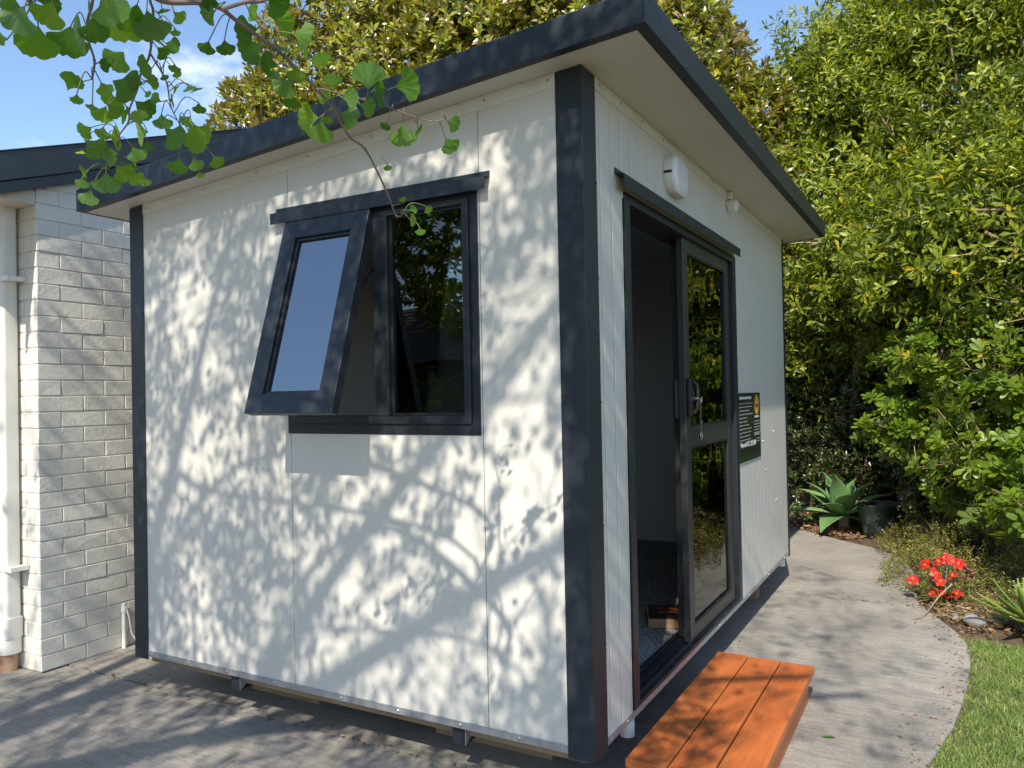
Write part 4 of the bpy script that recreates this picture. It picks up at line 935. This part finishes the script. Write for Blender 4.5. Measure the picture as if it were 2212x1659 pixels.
# lobed leaf shrubs with pale crooked branches
rb_ = np.random.default_rng(61)
def lobed(base, blobs, label, n, limbs):
    t = empty('lobed_leaf_shrub', base); tag(t, label, 'shrub', 'lobed leaf shrubs at the path side')
    for Q in limbs: limb(Q, .026, .008, M['barkp'], t, 'branch', 8, 6)
    mb = MB()
    P, D = crown_points(blobs, n, rb_, shell=(.35, 1.05), lump=.2)
    alll = [np.array(q) for Q in limbs for q in smooth_path(Q, 6)]; A = np.array(alll)
    for p, d in zip(P, D):
        j = int(np.argmin(((A-p)**2).sum(1))); q = A[j]
        mb.tube([q, (q+p)/2+rb_.normal(size=3)*.03-np.array([0, 0, .02]), p-d*.02], [.006, .0045, .003], 5, cap=False)
    mb.build('twigs', M['barkp'], t, smooth=True, fix=False)
    whorls(P, D, 6, .13, .95, LOBED, 'foliage', M['lobed'], t, rb_, spread=(40, 88), up=.7, step=.012, jit=.45, curl=(.0, .25))
lobed((1.95, 5.1, 0), [(1.55, 4.75, 1.5, .62, .5, .42), (1.5, 4.6, .95, .55, .45, .35), (2.2, 4.6, 1.85, .6, .5, .45), (1.25, 5.0, 1.15, .42, .4, .35), (1.55, 5.0, 2.15, .45, .4, .35), (1.1, 5.15, .75, .35, .35, .3), (.72, 5.35, 1.2, .40, .38, .34), (.95, 5.2, 1.75, .42, .4, .34)], 'lobed leaf shrub with pale crooked branches above the flower bed', 40,
      [[(1.95, 5.1, 0), (1.98, 5.0, .7), (2.02, 4.9, 1.4), (1.9, 4.75, 2.1)], [(2.0, 4.95, .9), (1.8, 4.75, 1.0), (1.5, 4.6, 1.0), (1.25, 4.5, .95)], [(2.0, 4.9, 1.25), (1.75, 4.7, 1.35), (1.45, 4.6, 1.5)], [(2.02, 4.9, 1.4), (2.2, 4.6, 1.7), (2.4, 4.5, 2.0)], [(1.95, 5.0, .5), (1.7, 4.6, .6), (1.4, 4.4, .55)], [(2.0, 4.95, .95), (1.6, 5.05, 1.15), (1.1, 5.25, 1.2), (.7, 5.35, 1.2)], [(2.02, 4.9, 1.35), (1.5, 5.1, 1.6), (.95, 5.2, 1.75)]])
lobed((2.3, 4.0, 0), [(1.95, 3.85, 1.15, .42, .4, .35), (1.72, 3.85, .62, .36, .34, .22), (2.3, 3.7, 1.6, .5, .45, .4), (1.5, 4.3, .62, .34, .3, .2)], 'nearer lobed leaf shrub leaning over the strappy grass clump', 40,
      [[(2.3, 4.0, 0), (2.28, 3.95, .6), (2.3, 3.85, 1.2), (2.35, 3.8, 1.8)], [(2.28, 3.95, .75), (2.05, 3.85, .85), (1.75, 3.8, .72)], [(2.3, 3.85, 1.1), (2.1, 3.8, 1.2), (1.85, 3.8, 1.3)], [(2.28, 3.95, .45), (2.0, 3.8, .5), (1.65, 3.75, .55)]])
# tiny leaved ground cover
rg = np.random.default_rng(71)
gc = empty('ground_cover', (1.0, 4.3, 0)); tag(gc, kind='stuff')
gb = [(.98, 4.35, .05, .36, .62, .20), (1.35, 4.9, .12, .55, .7, .28), (1.22, 3.85, .03, .36, .38, .13), (1.7, 4.2, .08, .45, .55, .20), (.85, 5.35, .06, .35, .45, .18), (1.3, 5.6, .15, .6, .5, .35)]
P, D = crown_points(gb, 900, rg, shell=(.75, 1.12), lump=.2)
whorls(P, D, 7, .017, .75, LEAF, 'cover_leaves', M['cover'], gc, rg, spread=(30, 90), up=.3, step=.011, jit=.7)
wm = MB()
for p, d in list(zip(P, D))[::5]:
    e = p+(d+rg.normal(size=3)*.5)*.05; wm.tube([p-d*.07+rg.normal(size=3)*.02, p, e], [.0012, .001, .0007], 3, cap=False)
wm.build('wiry_stems', M['wire'], gc, fix=False)
# leaf litter in the bed
rt_ = np.random.default_rng(81); n = 2600
x = rt_.uniform(-1.4, 1.2, n); y = rt_.uniform(5.8, 8.0, n); x2 = rt_.uniform(.9, 2.2, 1500); y2 = rt_.uniform(2.9, 4.3, 1500); x = np.r_[x, x2]; y = np.r_[y, y2]
ok = x > np.array([edge(v)+rt_.normal()*.03 if v < 6.3 else -9 for v in y])
x, y = x[ok], y[ok]; n = len(x); p = np.c_[x, y, rt_.uniform(.0, .035, n)]
axl = rt_.normal(size=(n, 3)); axl[:, 2] *= .25; nl = rt_.normal(size=(n, 3))*.5; nl[:, 2] += 1
L = rt_.uniform(.03, .085, n); L[-len(x2):] *= .55
tag(scatter('leaf_litter', p, axl, nl, L, L*.42, LEAF, M['litter'], curl=rt_.uniform(-.3, .4, n)), kind='stuff')
ns = 1500; xs_ = rt_.uniform(.92, 2.0, ns); ys_ = rt_.uniform(3.12, 4.1, ns); ok = xs_ > np.array([edge(v) for v in ys_])+.01; xs_, ys_ = xs_[ok], ys_[ok]; ns = len(xs_)
axl = rt_.normal(size=(ns, 3)); axl[:, 2] = rt_.normal(size=ns)*.12; nl = rt_.normal(size=(ns, 3))*.4; nl[:, 2] += 1
tag(scatter('straw_litter', np.c_[xs_, ys_, rt_.uniform(.005, .05, ns)], axl, nl, rt_.uniform(.06, .16, ns), rt_.uniform(.002, .004, ns), BLADE, M['straw'], curl=rt_.uniform(-.2, .3, ns)), kind='stuff')
nd = 420; yd = rt_.uniform(.3, 6.2, nd); xd = np.array([edge(v) for v in yd]) - np.abs(rt_.normal(size=nd))*.10+.03; q = 60; yd = np.r_[yd, rt_.uniform(-1.2, 5.5, q)]; xd = np.r_[xd, rt_.uniform(-3, .6, q)]; yd = np.r_[yd, 3.457+rt_.normal(size=70)*.012]; xd = np.r_[xd, rt_.uniform(-.3, .93, 70)]; yd = np.r_[yd, .118+rt_.normal(size=90)*.012]; xd = np.r_[xd, rt_.uniform(-3.3, -.3, 90)]; nd = len(xd)
axl = rt_.normal(size=(nd, 3)); axl[:, 2] = rt_.normal(size=nd)*.06; nl = rt_.normal(size=(nd, 3))*.3; nl[:, 2] += 1; L = rt_.uniform(.008, .03, nd)
tag(scatter('path_debris', np.c_[xd, yd, np.full(nd, .003)], axl, nl, L, L*.45, LEAF, M['litter'], curl=rt_.uniform(-.2, .3, nd)), kind='stuff')
# lawn blades
rgz = np.random.default_rng(91); n = 90000
y = rgz.uniform(.3, 3.0, n); x = np.array([edge(v) for v in y]) - .005 + rgz.random(n)**1.25*1.25
dn = np.sin(x*9+np.sin(y*7)*2)*np.sin(y*8+1.3*x)*.5+.5; ok = (rgz.random(n) < .35+.65*dn) & (y < 2.98-.35*(x-1.05)) & ((x-np.array([edge(v) for v in y]) > .07+.04*np.sin(y*11)) | (rgz.random(n) < .25))
x, y = x[ok], y[ok]; n = len(x); p = np.c_[x, y, np.full(n, -.03)]
axg = rgz.normal(size=(n, 3))*.55; axg[:, 2] = 1; L = rgz.uniform(.018, .044, n)
tag(scatter('grass', p, axg, rgz.normal(size=(n, 3)), L, rgz.uniform(.0025, .0042, n), BLADE, M['grass'], curl=rgz.uniform(0, .5, n)), kind='stuff')
# agave
def rosette(name, c, leaves, L, W, m_, parent, rngx, thick=.1, tiltr=(15, 85), fold=.12, droop=.5, tw=.2, prof=None):
    mb = MB(); nu, nv = 5, 9
    for i in range(leaves):
        f = i/(leaves-1); az = i*2.39996+rngx.normal()*.15; el = math.radians(tiltr[0]+(tiltr[1]-tiltr[0])*f+rngx.normal()*5); l = L*(1-.25*f)*rngx.uniform(.9, 1.1)
        dh = np.array([math.cos(az), math.sin(az), 0]); sd = np.array([-math.sin(az), math.cos(az), 0]); vs = []; p = np.array(c, float)+dh*.02; e = el
        for j in range(nv+1):
            t = j/nv; w = W*(prof(t) if prof else (math.sin(math.pi*min(1, t*.86+.14))**.8*(1-t**5)))*.5
            d = dh*math.cos(e)+np.array([0, 0, math.sin(e)]); nrm = -dh*math.sin(e)+np.array([0, 0, math.cos(e)])
            for k in range(nu): u = -1+2*k/(nu-1); vs.append(p+sd*u*w+nrm*(abs(u)**1.6)*w*fold*3)
            p = p+d*l/nv; e -= droop/nv*(1 if t > .2 else .3)*2*t
        mb.add(vs, [(j*nu+k, j*nu+k+1, (j+1)*nu+k+1, (j+1)*nu+k) for j in range(nv) for k in range(nu-1)])
    o = mb.build(name, m_, parent, smooth=True, fix=False)
    s = o.modifiers.new('thick', 'SOLIDIFY'); s.thickness = thick; s.offset = 0; b = o.modifiers.new('sub', 'SUBSURF'); b.levels = 1; b.render_levels = 1
    return o
ra = np.random.default_rng(3)
ag = empty('agave_plant', (.10, 6.45, 0)); tag(ag, 'broad leaved grey green agave beside the dark pot', 'plant')
MB().tube([(.10, 6.45, -.02), (.11, 6.44, .16)], [.06, .045], 10).build('stem', M['barkp'], ag, smooth=True)
rosette('rosette', (.09, 6.40, .14), 18, .62, .23, M['agave'], ag, ra, .008, (-8, 76), .10, .75, prof=lambda t: (.45+.55*math.sin(math.pi*min(1, t*1.1)*.9))*(1-t**3.2) if t < 1 else .01)
# pot
pt = empty('plant_pot', (.50, 5.98, 0)); tag(pt, 'green glazed pot, colour darkened for shade, with embossed flower pattern at the path edge', 'pot')
pc = (.49, 6.10, 0)
MB().lathe([(.165, .0), (.172, .01), (.196, .12), (.212, .24), (.222, .34), (.232, .365), (.234, .385), (.228, .392), (.216, .388), (.205, .36), (.20, .33)], pc, 56, cap=False).build('pot_wall', M['pot'], pt, smooth=True)
MB().lathe([(.001, .335), (.10, .34), (.204, .332)], pc, 40, cap=False).build('soil', M['potrim'], pt, smooth=True)
MB().lathe([(.2285, .3925), (.231, .396), (.222, .397), (.2165, .3895)], pc, 56, cap=False).build('rim', M['potrim'], pt, smooth=True)
mo = MB()
def on_pot(a, z):
    r = float(np.interp(z, [0, .12, .24, .34], [.168, .196, .212, .222]))+.0015; return (pc[0]+r*math.cos(a), pc[1]+r*math.sin(a), z)
a0 = math.radians(-95)
for k in range(12):
    t = 2*math.pi*k/12; mo.tube([on_pot(a0+.16+.10*math.cos(t), .11+.022*math.sin(t)), on_pot(a0+.16+.24*math.cos(t), .11+.052*math.sin(t))], .0028, 5)
for (oa, oz) in ((-.45, .22), (-.05, .225), (-.75, .10), (.6, .22)):
    mo.tube([on_pot(a0+oa+.12*math.cos(t), oz+.05*math.sin(t)) for t in np.linspace(0, 2*math.pi, 14)], .003, 5)
    mo.tube([on_pot(a0+oa+.05*math.cos(t), oz+.028*math.sin(t)) for t in np.linspace(0, 2*math.pi, 10)], .0028, 5)
mo.build('embossing', mat('worn_glaze', (.05, .075, .06), .4), pt, smooth=True)
for c_ in pt.children: c_.matrix_parent_inverse = Matrix.Translation(-Vector(pc))
pt.location = pc; pt.scale = (.95, .95, .84)
# red flowers
rf_ = np.random.default_rng(13)
fl = empty('red_flower_plant', (1.05, 3.62, 0)); tag(fl, 'low plant with a bunch of red cup flowers at the path corner', 'flower plant')
lp = []; la = []; nn_ = []
for k in range(130):
    a = rf_.uniform(0, 6.28); e = rf_.uniform(.1, 1.2); r = rf_.uniform(.0, .10)
    lp.append((1.05+r*math.cos(a), 3.60+r*math.sin(a), rf_.uniform(.0, .08))); la.append((math.cos(a)*math.cos(e), math.sin(a)*math.cos(e), math.sin(e))); nn_.append((-math.cos(a)*.3, -math.sin(a)*.3, 1))
L = rf_.uniform(.055, .10, 130); scatter('foliage', arr(lp), arr(la), arr(nn_), L, L*.26, LEAF, M['fleaf'], fl, curl=rf_.uniform(0, .3, 130))
FLP = [(1972, 1254), (2000, 1222), (2030, 1215), (2018, 1240), (2048, 1208), (2072, 1220), (2030, 1258), (2015, 1282), (2042, 1285), (2066, 1286), (2060, 1245)]
for i, (px, py) in enumerate(FLP):
    d = ray(px, py); yy = 3.56+(1285-py)*.0016; c = CAM+d*((yy-CAM[1])/d[1]); mb = MB()
    f = np.array([rf_.normal()*.35-.05, -.62+rf_.normal()*.25, .75]); f /= np.linalg.norm(f); u = np.cross(f, [0, 0, 1.0]); u /= np.linalg.norm(u); w = np.cross(u, f)
    for k in range(6):
        a = 2*math.pi*k/6+rf_.normal()*.14; ro = u*math.cos(a)+w*math.sin(a); sd = np.cross(f, ro); R_ = rf_.uniform(.038, .052); vs = []
        for j in range(5):
            t = j/4; wd2 = [.004, .010, .0165, .015, .004][j]*1.1; p = c+ro*R_*(t**.9)+f*(.020*t**.6-.016*t**2.5+rf_.normal()*.002)
            for s_ in (-1, 0, 1): vs.append(p+sd*s_*wd2+f*(.004*abs(s_)+rf_.normal()*.0012))
        mb.add(vs, [(j*3+s_, j*3+s_+1, j*3+s_+4, j*3+s_+3) for j in range(4) for s_ in range(2)])
    o = mb.build('flower', M['petal'], fl, smooth=True, fix=False)
    cm_ = MB()
    for k in range(7):
        a = 2*math.pi*k/7; q = c+f*.006+(u*math.cos(a)+w*math.sin(a))*.006; cm_.tube([q, q+f*.014], [.0022, .0012], 5)
    cm_.build('stamens', M['stamen'], o, smooth=True)
    MB().tube([(1.05+rf_.normal()*.02, 3.62+rf_.normal()*.02, .03), (c+np.array([1.05, 3.62, .03]))/2, c-f*.003], .003, 5).build('stalk', M['petiole'], fl, smooth=True)
bp = []; ba = []; bn = []
d = ray(2092, 1235); cB = CAM+d*((3.66-CAM[1])/d[1])
bs = empty('pink_bract_plant', (cB[0], cB[1], 0)); tag(bs, 'dusky pink leafy stalk just behind the red flowers', 'plant')
for k in range(16):
    a = rf_.uniform(0, 6.28); e = rf_.uniform(-.1, 1.0); bp.append(cB+np.array([rf_.normal()*.008, rf_.normal()*.008, rf_.uniform(-.07, .03)])); ba.append((math.cos(a)*math.cos(e), math.sin(a)*math.cos(e), math.sin(e))); bn.append((-math.cos(a)*.5, -math.sin(a)*.5, 1))
L = rf_.uniform(.04, .065, 16); scatter('bracts', arr(bp), arr(ba), arr(bn), L, L*.5, LEAF, M['bract'], bs)
MB().tube([(cB[0], cB[1], -.02), tuple(cB+np.array([0, 0, .02]))], .006, 6).build('stalk', M['petiole'], bs, smooth=True)
# dry stick over the path edge
o = limb([(1.10, 3.52, .16), (1.03, 3.42, .10), (.97, 3.30, .035), (.93, 3.18, .008), (.87, 3.10, .006)], .0055, .002, M['barkp'], None, 'dry_stick', 7, 5); tag(o, 'bare curved dry stick leaning from the red flowers onto the path', 'stick')
# stones
def stone(c, r, m_, label, seed):
    rs = np.random.default_rng(seed); bm = bmesh.new(); bmesh.ops.create_icosphere(bm, subdivisions=4, radius=1); ph = rs.uniform(0, 6, 6)
    for v in bm.verts:
        p = v.co; k = 1+.10*math.sin(p.x*2.6+ph[0])+.08*math.sin(p.y*3.1+ph[1])+.06*math.sin(p.z*3.7+p.x*2+ph[2]); v.co = Vector((p.x*r[0]*k, p.y*r[1]*k, p.z*r[2]*k))
    me = bpy.data.meshes.new('stone'); bm.to_mesh(me); bm.free(); me.materials.append(m_)
    for p in me.polygons: p.use_smooth = True
    o = bpy.data.objects.new('stone', me); COL.objects.link(o); o.location = c; o.rotation_euler = (0, 0, rs.uniform(0, 3)); tag(o, label, 'stone', 'stones at the lawn corner'); return o
stone((1.225, 3.155, .018), (.075, .05, .035), M['stone'], 'largest smooth grey stone at the lawn corner', 1)
stone((1.20, 3.24, .012), (.05, .036, .028), M['stone'], 'grey stone touching the back of the largest one', 2)
stone((1.115, 3.27, .006), (.028, .022, .018), M['stone'], 'small grey pebble between the flowers and the largest stone', 3)
stone((1.47, 3.20, .03), (.075, .06, .055), M['stoned'], 'dark stone in the shade of the aloe', 4)
stone((1.36, 3.30, .008), (.07, .05, .025), M['stone'], 'flat pale stone half buried behind the largest one', 5)
# aloe
al = empty('aloe_plant', (1.53, 3.07, 0)); tag(al, 'yellow green aloe with toothed leaves at the lawn corner', 'plant')
ro = np.random.default_rng(8)
rosette('rosette', (1.53, 3.07, .06), 26, .36, .085, M['aloe'], al, ro, .011, (2, 80), .16, -.35, prof=lambda t: (1-t**1.6)*.95+.02)
tm = MB(); r8 = np.random.default_rng(8)
for i in range(26):
    f = i/25; az = i*2.39996+r8.normal()*.15; el = math.radians(2+78*f+r8.normal()*5); l = .36*(1-.25*f)*r8.uniform(.9, 1.1); dh = np.array([math.cos(az), math.sin(az), 0]); sd = np.array([-math.sin(az), math.cos(az), 0]); p = np.array([1.53, 3.07, .06])+dh*.02; e = el
    for j in range(10):
        t = j/9; w = .085*((1-t**1.6)*.95+.02)*.5; d = dh*math.cos(e)+np.array([0, 0, math.sin(e)]); nrm = -dh*math.sin(e)+np.array([0, 0, math.cos(e)])
        for s_ in (-1, 1):
            q = p+sd*s_*w*.95+nrm*w*.48; tm.tube([q-d*.004, q+sd*s_*.008+d*.004], [.003, .0004], 4)
        p = p+d*l/9; e += .35/9*(1 if t > .2 else .3)*2*t
tm.build('teeth', M['tooth'], al, fix=False)
# strappy clump
rsx = np.random.default_rng(9)
sc2 = empty('strappy_grass', (1.78, 3.75, 0)); tag(sc2, 'clump of long strappy grass leaves under the lobed shrub', 'plant')
n = 170; a = rsx.uniform(0, 6.28, n); e = rsx.uniform(.5, 1.4, n); p = np.c_[1.78+rsx.normal(size=n)*.06, 3.75+rsx.normal(size=n)*.06, np.zeros(n)]; axs = np.c_[np.cos(a)*np.cos(e), np.sin(a)*np.cos(e), np.sin(e)]
SB = ([(-.5, 0, 0), (.5, 0, 0), (-.5, .25, 0), (.5, .25, 0), (-.45, .5, 0), (.45, .5, 0), (-.3, .75, 0), (.3, .75, 0), (0, 1, 0)], [(0, 1, 3, 2), (2, 3, 5, 4), (4, 5, 7, 6), (6, 7, 8)])
L = rsx.uniform(.28, .5, n); scatter('leaves', p, axs, np.c_[-np.cos(a)*.5, -np.sin(a)*.5, np.ones(n)], L, rsx.uniform(.006, .012, n), SB, M['fleaf'], sc2, curl=rsx.uniform(.2, .7, n))
# small leafy weed by the cabin end
for (c, nL, L0, lab) in (((-.42, 6.75, 0), 60, .10, 'low bright green leafy plant between the cabin end and the agave'),):
    w = empty('leafy_weed', c); tag(w, lab, 'plant'); rw = np.random.default_rng(4)
    a = rw.uniform(0, 6.28, nL); e = rw.uniform(.1, 1.2, nL); p = np.array(c)+np.c_[rw.normal(size=nL)*.13, rw.normal(size=nL)*.1, rw.uniform(.0, .16, nL)]
    L = rw.uniform(.5, 1, nL)*L0; scatter('foliage', p, np.c_[np.cos(a)*np.cos(e), np.sin(a)*np.cos(e), np.sin(e)], np.c_[-np.cos(a)*.4, -np.sin(a)*.4, np.ones(nL)], L, L*.55, LEAF, M['fleaf'], w)
# fallen leaf on the path
o = scatter('fallen_leaf', arr([(.60, 1.05, .004)]), arr([(1.0, .3, .02)]), arr([(0, 0, 1.0)]), arr([.06]), arr([.022]), LEAF, M['fleaf']); tag(o, 'single green fallen leaf lying on the concrete path', 'leaf')

# ================================================================== BEYOND: fence added to block light behind the shrubs, neighbour's house, what the glass mirrors
fe = empty('blocking_fence', (0, 9.6, 0)); tag(fe, 'dark paling fence added behind the shrubs to block light', 'fence')
pm = MB(); rfz = random.Random(6); x = -3.0
while x < 6: pm.box(x, x+.145, 9.6, 9.62, .02, 1.75+rfz.uniform(-.01, .01)); x += .15
pm.build('palings', M['fence'], fe)
for z in (.4, 1.4): MB().box(-3, 6, 9.6205, 9.665, z, z+.09).build('rail', M['fence'], fe)
nb = empty('neighbour_house', (-2, 18, 0)); tag(nb, 'red brick house with a clay tile roof glimpsed through the shrubs', 'house')
MB().box(-6, 4, 16, 22, 0, 2.9).build('wall', M['redbrick'], nb)
MB().prism([(15.4, 2.85), (22.6, 2.85), (19, 4.4)], -6.4, 4.4, 'x').build('roof', M['tileroof'], nb)
# mirrored side: house across the lawn, hedge and tree
mh = empty('opposite_house', (-9, -13, 0)); tag(mh, 'tiled house across the garden seen mirrored in the window', 'house')
MB().box(-16, -3.5, -17, -11.5, 0, 2.3).build('wall', M['fence'], mh)
rm_ = MB()
for k in range(14):
    y0 = -10.9-k*.24; z0 = 2.25+k*.115
    rm_.add([(-16.5, y0, z0), (-3.0, y0, z0), (-3.0, y0-.26, z0+.10), (-16.5, y0-.26, z0+.10), (-16.5, y0, z0-.03), (-3.0, y0, z0-.03)], [(0, 1, 2, 3), (4, 5, 1, 0)])
rm_.build('roof', mat('weathered_tile', (.13, .115, .10), .8), mh, fix=False)
ro_ = np.random.default_rng(101)
def bush(name, base, blobs, label, cat, dens, L, group):
    t = empty(name, base); tag(t, label, cat, group)
    stems(base, blobs, .08, M['bark'], t, ro_, per=4, name='trunk')
    P, D = crown_points(blobs, dens, ro_, shell=(.6, 1.05), lump=.2); whorls(P, D, 6, L, .42, LEAF, 'crown', M['hedge'], t, ro_)
bush('garden_hedge', (-5, -9.6, 0), [(-7.5, -9.6, .8, 1.6, .5, 1.0), (-5, -9.6, .8, 1.6, .5, 1.0), (-2.6, -9.8, .8, 1.5, .5, 1.0)], 'low hedge across the garden mirrored in the window', 'hedge', 60, .11, None)
bush('background_tree', (-7.2, -10.6, 0), [(-8.2, -12.6, 5.4, 3.0, 1.6, 2.6), (-5.0, -13.5, 5.0, 2.2, 1.6, 2.2)], 'large tree beside the tiled house mirrored in the window', 'tree', 30, .24, None)
